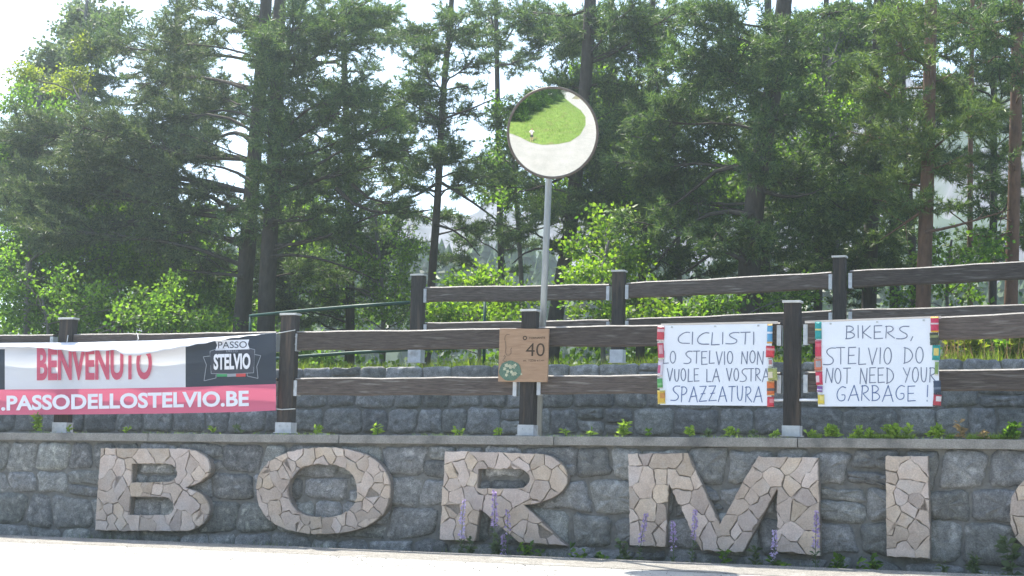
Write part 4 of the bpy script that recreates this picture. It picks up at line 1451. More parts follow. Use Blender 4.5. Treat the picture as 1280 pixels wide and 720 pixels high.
NT_ = 0
PG = 'pine trees behind the rear fence'
tree('pine_tree', 'stout pine, left one of the twin trunks, with long boughs reaching left above the banner', 'tree', PG, 7.6,
     [(300, 440), (308, 330), (318, 200), (328, 80), (335, -60), (338, -200)], (12, 6),
     [(60, 235, 80, 42), (40, 165, 60, 36), (130, 165, 70, 40), (190, 105, 55, 42), (115, 245, 80, 42), (205, 190, 65, 42), (225, 55, 55, 42), (262, 118, 36, 30),
      (185, 285, 70, 36), (60, 285, 60, 30), (262, 250, 50, 30), (275, 20, 50, 30), (240, 320, 50, 26), (10, 200, 50, 40), (150, 210, 60, 40), (160, 60, 34, 20),
      (230, 140, 40, 26), (95, 205, 60, 36), (215, 235, 50, 34), (30, 260, 50, 34), (250, 175, 36, 22), (195, 150, 50, 34)],
     bare=[([(312, 250), (285, 265), (250, 262), (215, 275)], 3.5), ([(306, 300), (280, 297), (250, 291)], 3), ([(304, 345), (270, 342), (215, 336)], 3),
           ([(318, 180), (300, 165), (280, 168), (262, 178)], 4), ([(324, 120), (300, 108), (262, 98)], 3.5), ([(316, 228), (290, 212), (255, 205)], 3)], leafm='needle_olive', dens=.85, seed=1)
tree('pine_tree', 'stout pine, right one of the twin trunks, its boughs spreading towards the slender pine', 'tree', PG, 7.2,
     [(332, 440), (336, 330), (343, 200), (349, 60), (352, -60), (352, -200)], (12, 6),
     [(372, 35, 45, 36), (392, 100, 46, 34), (400, 165, 50, 36), (432, 45, 45, 32), (455, 118, 46, 24), (470, 165, 44, 26), (420, 215, 55, 36), (478, 205, 38, 22),
      (385, 270, 48, 32), (445, 285, 42, 24), (395, 340, 48, 26), (320, 20, 40, 30), (300, 280, 36, 24), (430, 20, 60, 22), (345, 120, 40, 40, -.8), (350, 210, 40, 40, -.8), (470, 20, 40, 16),
      (425, 140, 40, 26), (500, 190, 30, 16), (360, 70, 40, 30, -.6), (505, 260, 24, 10), (330, 60, 30, 26, -.9), (336, 165, 28, 24, -.9), (325, 255, 26, 20, -.8)],
     bare=[([(345, 190), (380, 196), (420, 178)], 3), ([(342, 275), (370, 277), (392, 274)], 2.5), ([(338, 320), (380, 318), (430, 332), (470, 350)], 2.5),
           ([(420, 235), (450, 262), (500, 268), (540, 262)], 3), ([(440, 230), (470, 255), (520, 252)], 2.5)], dens=1.1, seed=2)
tree('slender_pine', 'slender bare-stemmed pine rising left of the mirror against the bright sky', 'tree', PG, 9.0,
     [(532, 440), (541, 330), (546, 260), (550, 190), (556, 100), (566, 0), (570, -150)], (6, 2.6),
     [(560, 55, 52, 13), (518, 42, 40, 14), (602, 45, 40, 12), (535, 88, 28, 11), (515, 150, 36, 17), (588, 78, 26, 11), (548, 122, 28, 14), (497, 118, 34, 18),
      (555, 162, 30, 15), (540, 196, 36, 14), (505, 232, 32, 15), (603, 212, 28, 14), (560, 15, 24, 8), (590, 110, 20, 9), (585, 235, 24, 12), (560, 268, 22, 10), (575, 30, 34, 12), (530, 70, 30, 12), (590, 140, 24, 10), (520, 105, 30, 14), (560, 185, 36, 14), (525, 215, 30, 14), (590, 225, 28, 12), (520, 270, 26, 10), (590, 285, 30, 12)],
     bare=[([(550, 150), (585, 138), (625, 120)], 2), ([(546, 225), (580, 245), (615, 270), (640, 290)], 2.4), ([(545, 230), (510, 250), (470, 256)], 2.4),
           ([(543, 280), (575, 290), (600, 320)], 2), ([(545, 240), (500, 225), (465, 228)], 2)], dens=1.35, seed=3, ls=.07)
tree('pine_tree', 'dark pine standing directly behind the traffic mirror, its trunk leaning right', 'tree', PG, 8.6,
     [(688, 440), (702, 350), (712, 290), (722, 200), (735, 80), (740, -60), (742, -220)], (10, 6),
     [(690, 50, 50, 34), (742, 35, 55, 36), (795, 60, 55, 40), (645, 235, 34, 24), (640, 285, 38, 20), (772, 135, 38, 44), (700, 265, 56, 28), (762, 235, 45, 34), (722, 305, 45, 20),
      (830, 25, 50, 34), (655, 20, 34, 20), (700, 110, 50, 34), (740, 180, 44, 36), (655, 130, 24, 20), (670, 200, 36, 26), (800, 105, 40, 36), (620, 150, 18, 12), (780, 20, 40, 24)],
     bare=[([(712, 290), (690, 310), (660, 312), (640, 330)], 2.5), ([(720, 210), (690, 230), (650, 240)], 3)], dens=1.05, seed=4)
tree('pine_tree', 'largest dark-trunked pine between the mirror and the tall front post', 'tree', PG, 7.0,
     [(934, 440), (936, 330), (945, 230), (960, 150), (975, 50), (985, -60), (990, -220)], (15, 8),
     [(862, 88, 60, 44), (822, 148, 50, 36), (905, 150, 50, 42), (852, 200, 58, 38), (795, 205, 44, 32), (930, 50, 56, 44), (990, 60, 56, 44), (1000, 140, 46, 36), (865, 255, 56, 32),
      (975, 225, 45, 32), (805, 280, 40, 26), (905, 300, 48, 24), (1000, 295, 48, 30), (1025, 215, 38, 36), (885, 20, 60, 28), (830, 240, 46, 30), (945, 200, 44, 40, .9), (930, 110, 44, 36), (968, 150, 34, 30, -.8), (955, 205, 30, 26, -.9), (980, 60, 34, 32, -.8), (945, 300, 30, 22, -.8), (970, 105, 26, 20, -.7)],
     bare=[([(940, 270), (900, 262), (860, 280), (820, 330)], 4), ([(936, 330), (900, 310), (868, 332), (850, 345)], 3.4), ([(948, 215), (905, 205), (870, 235), (830, 265)], 4), ([(955, 240), (990, 248), (1020, 240)], 3)],
     leafm='needle', dens=1.1, seed=5)
tree('pine_tree', 'reddish-barked pine with bright yellow-green shoots above the BIKERS poster', 'tree', PG, 6.6,
     [(1152, 440), (1155, 330), (1160, 200), (1162, 100), (1164, 0), (1165, -220)], (10, 6),
     [(1112, 118, 48, 32), (1082, 168, 48, 36), (1168, 132, 46, 26), (1150, 178, 48, 28), (1212, 148, 42, 24), (1182, 205, 46, 28), (1100, 222, 46, 28), (1062, 92, 38, 32),
      (1130, 62, 38, 28), (1135, 252, 42, 22), (1240, 140, 22, 16), (1075, 250, 36, 24), (1185, 95, 26, 18), (1130, 20, 40, 20)], leafm='needle_bright', barkm='bark_red', dens=1.3, seed=6,
     bare=[([(1156, 290), (1185, 285), (1220, 275), (1262, 262)], 2.5), ([(1158, 260), (1130, 280), (1100, 300)], 2.5)])
tree('pine_tree', 'tall red-stemmed pine at the right edge of the photo beyond the rear fence', 'tree', PG, 7.2,
     [(1262, 440), (1266, 300), (1270, 150), (1272, 0), (1274, -220)], (9, 6),
     [(1240, 40, 46, 28), (1278, 92, 36, 24), (1268, 232, 24, 30), (1232, 262, 16, 12), (1205, 28, 36, 20), (1288, 175, 26, 24), (1290, 290, 24, 30), (1245, 190, 18, 12), (1225, 75, 26, 14), (1280, 10, 40, 20), (1240, 325, 20, 14)],
     barkm='bark_red', dens=1.1, seed=7, bare=[([(1266, 290), (1240, 298), (1215, 292)], 2)])
tree('pine_tree', 'thick shadowed pine trunk left of the reddish pine, dense with dark needles', 'tree', PG, 8.2,
     [(1085, 440), (1088, 300), (1095, 150), (1100, -60), (1100, -200)], (10, 6),
     [(1052, 262, 40, 40), (1042, 330, 40, 30), (1092, 322, 40, 30), (1032, 18, 52, 26), (1100, 18, 52, 22), (1120, 290, 30, 24), (1062, 210, 40, 34), (1010, 345, 36, 20), (1075, 345, 36, 16), (1060, 300, 40, 26)], dens=1.2, seed=8)
tree('slender_pine', 'thin crooked dark pine stem close left of the reddish pine', 'tree', PG, 9.2,
     [(1145, 440), (1139, 270), (1130, 150), (1124, 0), (1122, -120)], (5.5, 3),
     [(1140, 330, 24, 14), (1110, 270, 28, 18), (1165, 300, 22, 10), (1145, 30, 40, 20), (1190, 60, 30, 18)], seed=9)
tree('slender_pine', 'thin straight pale stem between the two red-barked pines', 'tree', PG, 9.0,
     [(1213, 440), (1212, 280), (1213, 170), (1215, 50), (1216, -100)], (4, 2.5),
     [(1205, 205, 26, 14), (1230, 230, 22, 10), (1220, 310, 22, 12), (1195, 330, 22, 12), (1222, 10, 36, 18), (1190, 255, 20, 10)], seed=10, barkm='bark_red')
tree('slender_pine', 'thin dark pine in the shade left of the largest dark trunk', 'tree', PG, 10.0,
     [(800, 440), (803, 300), (812, 150), (818, -60)], (6, 3),
     [(830, 318, 36, 26), (882, 340, 40, 18), (772, 322, 28, 18), (790, 250, 36, 30), (850, 150, 36, 30), (830, 355, 30, 14), (880, 240, 34, 26)], seed=11)
tree('slender_pine', 'thin dark pine in the shade right of the tall dark front post', 'tree', PG, 10.2,
     [(1022, 440), (1024, 300), (1030, 150), (1034, -60)], (6, 3),
     [(985, 335, 34, 24), (1018, 280, 34, 26), (960, 300, 30, 26), (1040, 150, 36, 30), (975, 180, 36, 30), (1005, 230, 34, 26), (970, 270, 30, 20), (1055, 370, 30, 14), (990, 365, 34, 14), (930, 350, 26, 14)], seed=12)

def scatter(x0, x1, y0, y1, n, rx, ry, seed, avoid=()):
    r_ = random.Random(seed); out = []
    for k in range(n * 4):
        x, y = r_.uniform(x0, x1), r_.uniform(y0, y1)
        if any(a[0] < x < a[1] and a[2] < y < a[3] for a in avoid): continue
        if any(abs(x - o[0]) < rx * .7 and abs(y - o[1]) < ry * .7 for o in out): continue
        out.append((x, y, rx * r_.uniform(.7, 1.2), ry * r_.uniform(.7, 1.2), r_.uniform(-1.6, 1.6)))
        if len(out) >= n: break
    return out


BG = 'shaded pines farther back in the wood'
tree('pine_tree', 'far pine filling the gap left of the twin trunks, mostly hidden by their boughs', 'tree', BG, 12.0, [(215, 440), (218, 250), (222, 80), (224, -80)], (7, 3),
     scatter(110, 300, 20, 340, 24, 40, 26, 31, [(262, 330, 40, 120), (255, 330, 150, 215)]) + [(222, 15, 34, 22), (200, 50, 34, 22), (240, 60, 20, 20)], seed=31, dens=.9)
tree('pine_tree', 'far pine between the twin trunks and the slender pine, foliage down to the rails', 'tree', BG, 12.0, [(438, 440), (436, 250), (430, 80), (428, -80)], (7, 3),
     scatter(360, 520, 0, 240, 24, 34, 22, 32, [(470, 540, 88, 110)]) + scatter(300, 500, 250, 395, 22, 36, 24, 36) + [(330, 150, 30, 24), (325, 220, 28, 26), (328, 60, 30, 26), (322, 290, 26, 26), (330, 350, 30, 26)], seed=32, dens=.9)
tree('pine_tree', 'far pine filling in behind the traffic mirror and its right side', 'tree', BG, 12.5, [(770, 440), (768, 250), (765, 80), (764, -80)], (7, 3),
     scatter(680, 850, 10, 340, 26, 42, 28, 33, [(700, 760, 330, 400)]), seed=33, dens=.95)
tree('pine_tree', 'far pine filling in behind the largest dark trunk', 'tree', BG, 13.0, [(955, 440), (957, 250), (960, 80), (960, -80)], (8, 4),
     scatter(850, 1050, 10, 330, 30, 42, 28, 34), seed=34, dens=.95)
tree('pine_tree', 'far pine in the shade behind the reddish pine', 'tree', BG, 12.5, [(1118, 440), (1118, 250), (1116, 80), (1116, -80)], (7, 4),
     scatter(1040, 1200, 5, 235, 18, 40, 26, 35) + scatter(1040, 1130, 235, 360, 8, 30, 20, 37), seed=35, dens=.95)
tree('pine_tree', 'far pine whose boughs close the upper right corner', 'tree', BG, 12.5, [(1240, 440), (1242, 250), (1242, 80), (1242, -80)], (6, 3),
     scatter(1165, 1320, 0, 140, 18, 34, 20, 38) + scatter(1205, 1310, 130, 340, 14, 24, 18, 39), seed=36, dens=.8)
tree('pine_tree', 'far pine whose boughs hang between the slender pine and the traffic mirror', 'tree', BG, 13.5, [(628, 440), (626, 300), (622, 120), (620, -60)], (5, 2.5),
     scatter(585, 660, 0, 110, 7, 26, 15, 44) + scatter(560, 660, 190, 345, 12, 28, 17, 45, [(560, 600, 240, 300)]), seed=44, dens=.9)
tree('leafy_tree', 'broadleaved tree glinting low between the twin trunks and the slender pine', 'tree', BG, 11.0, [(480, 440), (478, 380), (474, 320), (470, 270)], (4, 2),
     scatter(375, 525, 250, 400, 16, 30, 20, 46), kind='leaf', leafm='leaf', barkm='bark_grey', seed=45, dens=1.0)
tree('leafy_tree', 'broadleaved tree glinting through the boughs of the largest pine', 'tree', BG, 9.6, [(850, 440), (850, 350), (846, 250), (840, 120)], (4, 2),
     scatter(765, 935, 60, 390, 20, 26, 18, 47), kind='leaf', leafm='leaf', barkm='bark_grey', seed=46, dens=1.1)
tree('pine_tree', 'far pine at the left edge behind the long boughs', 'tree', BG, 11.5, [(70, 440), (72, 300), (76, 190), (78, 130)], (7, 3),
     scatter(-20, 160, 150, 340, 16, 44, 26, 40), seed=37, dens=.9)

LG = 'broadleaved trees and bushes behind the fences'
tree('leafy_bush', 'broad sunlit green bush behind the banner, lower left', 'bush', LG, 9.6,
     [(150, 440), (148, 390), (142, 340), (138, 300)], (5, 2.5),
     [(20, 335, 40, 40), (80, 372, 56, 36), (150, 345, 56, 40), (222, 382, 56, 30), (120, 300, 46, 30), (258, 340, 36, 40), (285, 388, 36, 22), (185, 330, 46, 36), (40, 392, 46, 22), (140, 395, 60, 20), (205, 300, 36, 28), (60, 250, 50, 30), (250, 280, 40, 30), (110, 240, 40, 30), (30, 300, 40, 30)],
     kind='leaf', leafm='leaf', barkm='bark_grey', dens=1.9, seed=20)
tree('leafy_bush', 'sparse sunlit sapling growth just behind the pipe railing above the banner', 'bush', LG, 5.6,
     [(60, 440), (58, 400), (54, 372)], (3, 1.5),
     [(15, 380, 34, 30), (55, 398, 40, 18), (105, 385, 40, 24), (175, 395, 44, 20), (235, 392, 36, 22), (10, 330, 24, 26), (130, 358, 30, 16), (275, 400, 30, 14), (200, 365, 26, 14), (70, 352, 24, 14)],
     kind='leaf', leafm='leaf', barkm='bark_grey', dens=.8, seed=41)
tree('leafy_tree', 'loose green broadleaved tree at the far left edge behind the pine boughs', 'tree', LG, 9.0,
     [(32, 440), (36, 330), (42, 230), (50, 120)], (5, 2.5),
     [(18, 250, 40, 34), (20, 130, 26, 24), (60, 300, 50, 34), (12, 330, 30, 40), (130, 280, 50, 30), (20, 200, 36, 30), (100, 330, 50, 30), (70, 150, 40, 30), (200, 270, 40, 30)],
     kind='leaf', leafm='leaf', barkm='bark_grey', dens=1.6, seed=21)
tree('birch_tree', 'pale thin-leaved tree against the white sky, upper left', 'tree', LG, 13.0,
     [(90, 440), (92, 300), (96, 150), (104, 60), (108, 0)], (5, 2),
     [(102, 14, 30, 18), (62, 78, 34, 28), (110, 60, 36, 28), (50, 120, 36, 26), (128, 28, 22, 12), (85, 40, 26, 16), (90, 110, 40, 26), (150, 20, 16, 10)],
     kind='leaf', leafm='leaf_grey', barkm='bark_grey', dens=1.5, seed=22, ls=.10)
tree('leafy_tree', 'small yellow-green tree top lit by the sun, upper left between the pine boughs', 'tree', LG, 11.0,
     [(118, 440), (112, 300), (105, 160), (100, 110)], (4, 2),
     [(92, 98, 24, 17), (112, 62, 16, 14), (75, 112, 18, 10), (30, 90, 18, 12)], kind='leaf', leafm='leaf_yellow', barkm='bark_grey', dens=3.2, seed=23)
tree('leafy_bush', 'bright yellow-green bush showing between the rails right of the short rear post', 'bush', LG, 5.2,
     [(600, 445), (600, 410), (598, 385)], (3, 1.5),
     [(580, 360, 36, 16), (622, 352, 30, 13), (560, 388, 30, 14), (612, 385, 38, 14), (650, 372, 24, 16), (590, 402, 60, 14), (550, 425, 50, 10)], kind='leaf', leafm='leaf_lit', barkm='bark_grey', dens=3.0, seed=24)
tree('leafy_bush', 'bright green bush behind the rear post just right of the mirror pole', 'bush', LG, 5.6,
     [(755, 445), (752, 400), (750, 350), (760, 300)], (3.5, 1.5),
     [(738, 350, 34, 26), (782, 322, 34, 30), (765, 278, 26, 26), (745, 392, 40, 16), (808, 378, 34, 16), (770, 355, 36, 22), (850, 392, 34, 12), (790, 392, 40, 14), (730, 320, 20, 24)], kind='leaf', leafm='leaf_lit', barkm='bark_grey', dens=2.2, seed=25)
tree('leafy_tree', 'broadleaved tree with sunlit leaves spreading around the traffic mirror', 'tree', LG, 10.5,
     [(655, 440), (652, 330), (646, 250), (640, 190)], (4, 2),
     [(628, 165, 18, 40), (612, 235, 18, 16), (760, 200, 36, 40), (640, 250, 20, 20), (775, 250, 36, 36), (740, 120, 40, 40), (790, 160, 36, 36), (620, 200, 18, 20), (690, 240, 36, 30)], kind='leaf', leafm='leaf', barkm='bark_grey', dens=1.9, seed=26)
tree('leafy_tree', 'broadleaved tree glinting between the largest pine and the reddish pine', 'tree', LG, 10.5,
     [(1045, 440), (1045, 300), (1040, 150), (1035, 60)], (5, 2.5),
     [(1040, 68, 36, 44), (990, 108, 34, 34), (968, 205, 34, 36), (1040, 140, 34, 32), (1010, 190, 34, 30), (890, 205, 36, 30), (1060, 30, 40, 24), (905, 255, 34, 28), (1045, 240, 34, 30), (1010, 260, 30, 26)], kind='leaf', leafm='leaf', barkm='bark_grey', dens=1.6, seed=27)
tree('leafy_bush', 'low shaded bush under the largest pine, between poster and rear rails', 'bush', LG, 5.4,
     [(905, 445), (903, 410), (900, 385)], (3, 1.5),
     [(880, 388, 34, 14), (910, 372, 30, 16), (985, 380, 34, 14), (1010, 366, 26, 14)], kind='leaf', leafm='leaf', barkm='bark_grey', dens=1.4, seed=28)
tree('leafy_bush', 'thin loose bush at the right with bluish mountain showing through it', 'bush', LG, 7.6,
     [(1185, 445), (1185, 400), (1183, 350), (1190, 300)], (3, 1.5),
     [(1180, 340, 30, 16), (1220, 330, 30, 18), (1245, 300, 20, 24), (1130, 372, 30, 12), (1200, 362, 40, 12), (1165, 312, 20, 14)], kind='leaf', leafm='leaf', barkm='bark_grey', dens=1.0, seed=29)



# ------------------------------------------------------------------ grass and weeds
def blades(pts, h, wd, lean=.35):
    P = np.array(pts); n = len(P)
    H = h * RNG.uniform(.5, 1.3, (n, 1))
    a = RNG.uniform(0, 6.283, n); sd_ = np.stack([np.cos(a), np.sin(a), np.zeros(n)], 1) * wd
    D = np.concatenate([RNG.normal(0, lean, (n, 2)), np.ones((n, 1))], 1)
    return np.stack([P - sd_ / 2, P + sd_ / 2, P + D * H], 1)


pts = []
for k in range(26000):
    x = random.uniform(UL - 1, UR + 1); y = TW + .12 + abs(random.gauss(0, 1.1))
    if y > 8: continue
    if random.random() > .55 + .45 * noise1(x * 1.2, 3) + (0.3 if y < TW + .6 else 0): continue
    pts.append((x, y, terrain_h(x, y) - .01))
tag(link('grass', mesh_tris(blades(pts, .19, .012)), M['grass']), kind='stuff')
pts = []
for k in range(600):
    x = random.uniform(on(1080, 380, 4).x, on(1300, 380, 4).x); y = random.uniform(3.6, 5.4)
    pts.append((x, y, terrain_h(x, y)))
tag(link('dry_grass', mesh_tris(blades(pts, .42, .016, .25)), M['dry']), kind='stuff')
pts = []
for k in range(2600):
    x = random.uniform(XL, XR); y = random.uniform(-.40, -.04)
    if noise1(x * 1.5, 9) < .05: continue
    pts.append((x, y, terrain_h(x, y) - .01))
tag(link('gutter_grass', mesh_tris(blades(pts, .13, .008)), M['grass']), kind='stuff')


def leaf_blade(V, F, p, dirv, L, wd):
    s = dirv.cross(Vector((random.gauss(0, 1), random.gauss(0, 1), random.gauss(0, 1)))).normalized() * wd
    k = len(V)
    V += [p, p + dirv * L * .5 + s + Vector((0, 0, .01)), p + dirv * L, p + dirv * L * .5 - s + Vector((0, 0, .01))]
    F.append((k, k + 1, k + 2, k + 3))


def weed(px, py, hpx, wpx, d, label, m='leaf_yellow', n=30, group='small weeds along the coping', zb=None):
    b = on(px, py, d)
    if zb is not None: b.z = zb
    pm = ppm(px, py, d)
    h, wd = hpx / pm, wpx / pm
    root = empty('weed', b, label, 'weed', group)
    V, F = [], []
    mb = MB()
    ns = max(2, int(wd / .05))
    for s in range(ns):
        bx = b + Vector((random.uniform(-.5, .5) * wd * .7, random.uniform(-.02, .03), 0))
        tp = bx + Vector((random.gauss(0, .25) * wd * .5, random.gauss(0, .02), h * random.uniform(.6, 1)))
        mb.tube([bx, bx.lerp(tp, .5) + Vector((.004, 0, 0)), tp], [.004, .003, .0015], 3)
        for i in range(max(4, int(n * 1.7) // ns)):
            p = bx.lerp(tp, random.uniform(.1, 1))
            dv = Vector((random.gauss(0, 1), random.gauss(0, 1), random.uniform(-.1, 1))).normalized()
            leaf_blade(V, F, p, dv, random.uniform(.03, .065) * (1 + h * 2), .012 + h * .03)
    mb.build('stem', M['stem'], root, fix=False)
    link('leaves', mesh_from(V, F, False), M[m], root)
    return root


CW = -.03
for i, (px, h, wd, m, lb, n) in enumerate([
    (48, 20, 14, 'weed', 'tall pale green weed under the banner, left of the leftmost front post', 40),
    (84, 4, 8, 'weed', 'tiny weed on the coping just right of the leftmost front post', 10),
    (155, 4, 10, 'weed', 'tiny flat weed on the coping under the letters PA of the banner', 10),
    (264, 5, 6, 'weed', 'tiny weed on the coping below the dark banner emblem', 10),
    (297, 8, 14, 'leaf_grey', 'small greyish sprig on the coping between letter O and the banner end', 16),
    (396, 9, 7, 'weed', 'small bright sprig on the coping right above the letter O', 14),
    (472, 12, 8, 'weed', 'bright upright sprig on the coping above the right side of letter O', 20),
    (571, 5, 12, 'weed', 'low bright weed on the coping above the stem of letter R', 12),
    (622, 6, 14, 'weed', 'low weed on the coping just left of the post with the brown board', 14),
    (706, 5, 10, 'weed', 'tiny weed on the coping just right of the mirror pole', 10),
    (740, 4, 12, 'weed', 'flat weed on the coping between the mirror pole and letter M', 10),
    (779, 18, 10, 'weed', 'slim upright weed on the coping just left of letter M', 34),
    (811, 6, 7, 'leaf', 'tiny green weed on the coping above the left stem of letter M', 10),
    (860, 10, 12, 'weed', 'bright leafy weed on the coping above the notch of letter M', 26),
    (882, 6, 12, 'leaf_grey', 'greyish low weed on the coping above the middle of letter M', 14),
    (914, 9, 26, 'weed', 'wide bright weed on the coping left of the tall dark post', 34),
    (940, 6, 8, 'leaf_grey', 'tiny pale weed between the wide bright weed and the tall post', 10),
    (970, 5, 14, 'weed', 'low weed touching the left side of the tall dark post shoe', 12),
    (1010, 6, 18, 'weed', 'low weed touching the right side of the tall dark post shoe', 14),
    (1040, 15, 28, 'weed', 'bushy bright weed on the coping under the left end of the BIKERS poster', 60),
    (1075, 9, 26, 'weed', 'low bright weed on the coping under the middle of the BIKERS poster', 34),
    (1117, 12, 46, 'weed', 'widest bright weed on the coping, directly above the letter I', 80),
    (1168, 14, 28, 'weed', 'bright weed on the coping under the right end of the BIKERS poster', 46),
    (1201, 17, 9, 'dry', 'reddish dried-up weed on the coping right of the BIKERS poster', 22),
    (1227, 9, 12, 'dry', 'small yellowed weed on the coping towards the right edge', 16),
    (1263, 19, 26, 'leaf', 'tall feathery green weed on the coping near the right edge of the photo', 60)]):
    yb = on(px, 546, CW); zt = CAP_T + SLOPE * yb.x
    weed(px, 546, h + 3, wd, CW, lb, m, n, zb=zt)


def flower_spike(px, py_top, py_base, d, label, lean=0.0, pm_='petal', dense=1.0, bloom=.55):
    b = on(px, py_base, d); b.z = terrain_h(b.x, b.y)
    t = on(px + lean, py_top, d)
    root = empty('flower_spike', b, label, 'flower', 'purple flower spikes at the foot of the wall')
    pts = smooth_path([b, b.lerp(t, .5) + Vector((random.gauss(0, .012), 0, 0)), t], 1)
    mb = MB(); mb.tube(pts, [.005 - .003 * i / (len(pts) - 1) for i in range(len(pts))], 4); mb.build('stem', M['stem'], root, fix=False)
    V, F = [], []
    L = (t - b).length
    for i in range(int(14 + L * 30)):
        p = along(pts, random.uniform(.02, 1 - bloom)); dv = Vector((random.gauss(0, 1), random.gauss(0, 1), random.uniform(0, .9))).normalized()
        leaf_blade(V, F, p, dv, random.uniform(.03, .07), .009)
    link('leaves', mesh_from(V, F, False), M['leaf_grey'], root)
    V, F = [], []
    for i in range(int(L * bloom * 230 * dense)):
        s = random.uniform(0, 1)
        p = along(pts, 1 - bloom + bloom * s * .999)
        dv = Vector((random.gauss(0, 1), random.gauss(0, 1), random.uniform(-.2, .8))).normalized()
        leaf_blade(V, F, p + dv * .006, dv, random.uniform(.022, .040) * (1.2 - .6 * s), .012)
    link('blossom', mesh_from(V, F, False), M[pm_], root)


FDp = -.30
for q in [(577, 624, 682, 'tall pale lilac spike in front of the stem of letter R', 3, 'petal_pale', 1.0, .6),
          (616, 614, 684, 'tallest purple spike in front of the middle of letter R', 2, 'petal', 1.3, .5),
          (634, 637, 684, 'thin purple spike just right of the tallest one at letter R', 0, 'petal', .6, .5),
          (628, 670, 690, 'short violet spike lowest under letter R at the road edge', 1, 'petal', 1.3, .75),
          (799, 643, 694, 'leaning purple spike in front of the left stem of letter M', 9, 'petal', 1.2, .55),
          (841, 654, 690, 'small purple spike beside the left stem of letter M', 0, 'petal', 1.1, .55),
          (862, 639, 692, 'leaning purple spike at the lower left of the V of letter M', 7, 'petal', 1.2, .5),
          (965, 664, 704, 'purple spike beside the right stem of letter M, left side', 3, 'petal_pale', 1.2, .6),
          (1020, 640, 706, 'tall purple spike at the right edge of letter M', 1, 'petal', 1.3, .55)]:
    flower_spike(q[0], q[1], q[2], FDp, q[3], q[4], q[5], q[6], q[7])


def sprig(px, h, lb, m='leaf_grey', n=26, wd=10):
    b = on(px, 690, FDp + .03)
    weed(px, 690, h, wd, FDp + .03, lb, m, n, 'green weeds at the foot of the wall', terrain_h(b.x, b.y))


for q in [(587, 30, 'short green sprig below the stem of letter R'), (622, 40, 'leafy green sprig between the purple spikes at letter R'), (660, 26, 'low dark green weed below the leg of letter R', 'leaf', 40, 40),
          (720, 24, 'faint green weed at the wall foot between letters R and M', 'leaf', 30, 30), (752, 20, 'small weed at the wall foot just left of letter M', 'leaf', 26, 22), (779, 40, 'slim grey-green sprig at the left side of letter M'),
          (905, 36, 'thin twig of weeds below the V of letter M', 'leaf', 16, 8), (944, 44, 'thin pale dry sprig inside the right arch of letter M', 'leaf_grey', 18, 8), (972, 26, 'low green weed at the foot of the right stem of letter M', 'leaf', 30, 24),
          (1048, 30, 'dark green weed at the wall foot between letters M and I', 'leaf', 34, 26), (1085, 30, 'low green weed at the wall foot just left of letter I', 'leaf', 40, 36), (1180, 26, 'small green sprig at the wall foot right of letter I', 'leaf_grey', 16, 8),
          (1216, 42, 'slim grey-green sprig between letter I and the last letter O', 'leaf_grey', 26, 10), (1262, 82, 'tall dry-tipped weed in front of the last letter O', 'leaf_grey', 30, 12)]:
    sprig(*q)

pts = []
for k in range(1500):
    x = random.uniform(XL, XR); y = random.choice((random.uniform(-.05, .02), random.uniform(.28, .42)))
    if noise1(x * 2.3, 4) < .1: continue
    pts.append((x, y, CAP_T + SLOPE * x - .003))
for k in range(2600):
    x = random.uniform(on(1015, 546, 0).x, XR); y = random.uniform(-.05, .03)
    if noise1(x * 4.3, 2) < -.15: continue
    pts.append((x, y, CAP_T + SLOPE * x - .003)); pts.append((x + .01, y, CAP_T + SLOPE * x + random.uniform(0, .03)))
tag(link('ledge_grass', mesh_tris(blades(pts, .035, .006, .8)), M['weed']), kind='stuff')
VW = 'wild plants standing on top of the upper wall'
for px, h, wd, m, lb in [(1106, 26, 30, 'leaf', 'leafy green plant under the rear rail above the BIKERS poster'), (1155, 34, 26, 'leaf', 'round-leaved green plant behind the rear fence right of its right post'),
                         (1196, 44, 20, 'leaf_yellow', 'upright green weed among dry stalks behind the rear fence'), (1228, 58, 26, 'leaf_yellow', 'tallest bright green weed behind the rear rails at right'),
                         (1250, 46, 20, 'leaf', 'narrow green weed beside the tallest one behind the rear rails'), (1275, 60, 34, 'leaf_yellow', 'dense bright weed at the right edge behind the rear rails')]:
    b = on(px, 385, 4.0)
    weed(px, 385, h, wd, 4.0, lb, m, 90, VW, terrain_h(b.x, b.y))

# ------------------------------------------------------------------ undergrowth, wooded slope and mountain beyond
S, D = [], []
for k in range(9000):
    x = random.uniform(on(-60, 400, 12).x, on(1340, 400, 12).x)
    y = random.uniform(10, 15)
    f = np.interp(x, [on(300, 400, 12).x, on(430, 400, 12).x, on(700, 400, 12).x, on(860, 400, 12).x, on(1100, 400, 12).x], [1.0, .25, .25, .55, .4])
    z = terrain_h(x, y) + random.uniform(0, 1.0) ** 1.3 * 2.9 * f * (1 + .4 * noise1(x * 1.1, 5))
    S.append((x, y, z)); D.append(tuple(Vector((random.gauss(0, 1), random.gauss(0, 1), random.gauss(.4, .7))).normalized()))
tag(link('undergrowth', mesh_tris(leaves(np.array(S), np.array(D), np.full(len(S), .3), 8, .12, .3), 4), M['leaf']), kind='stuff')

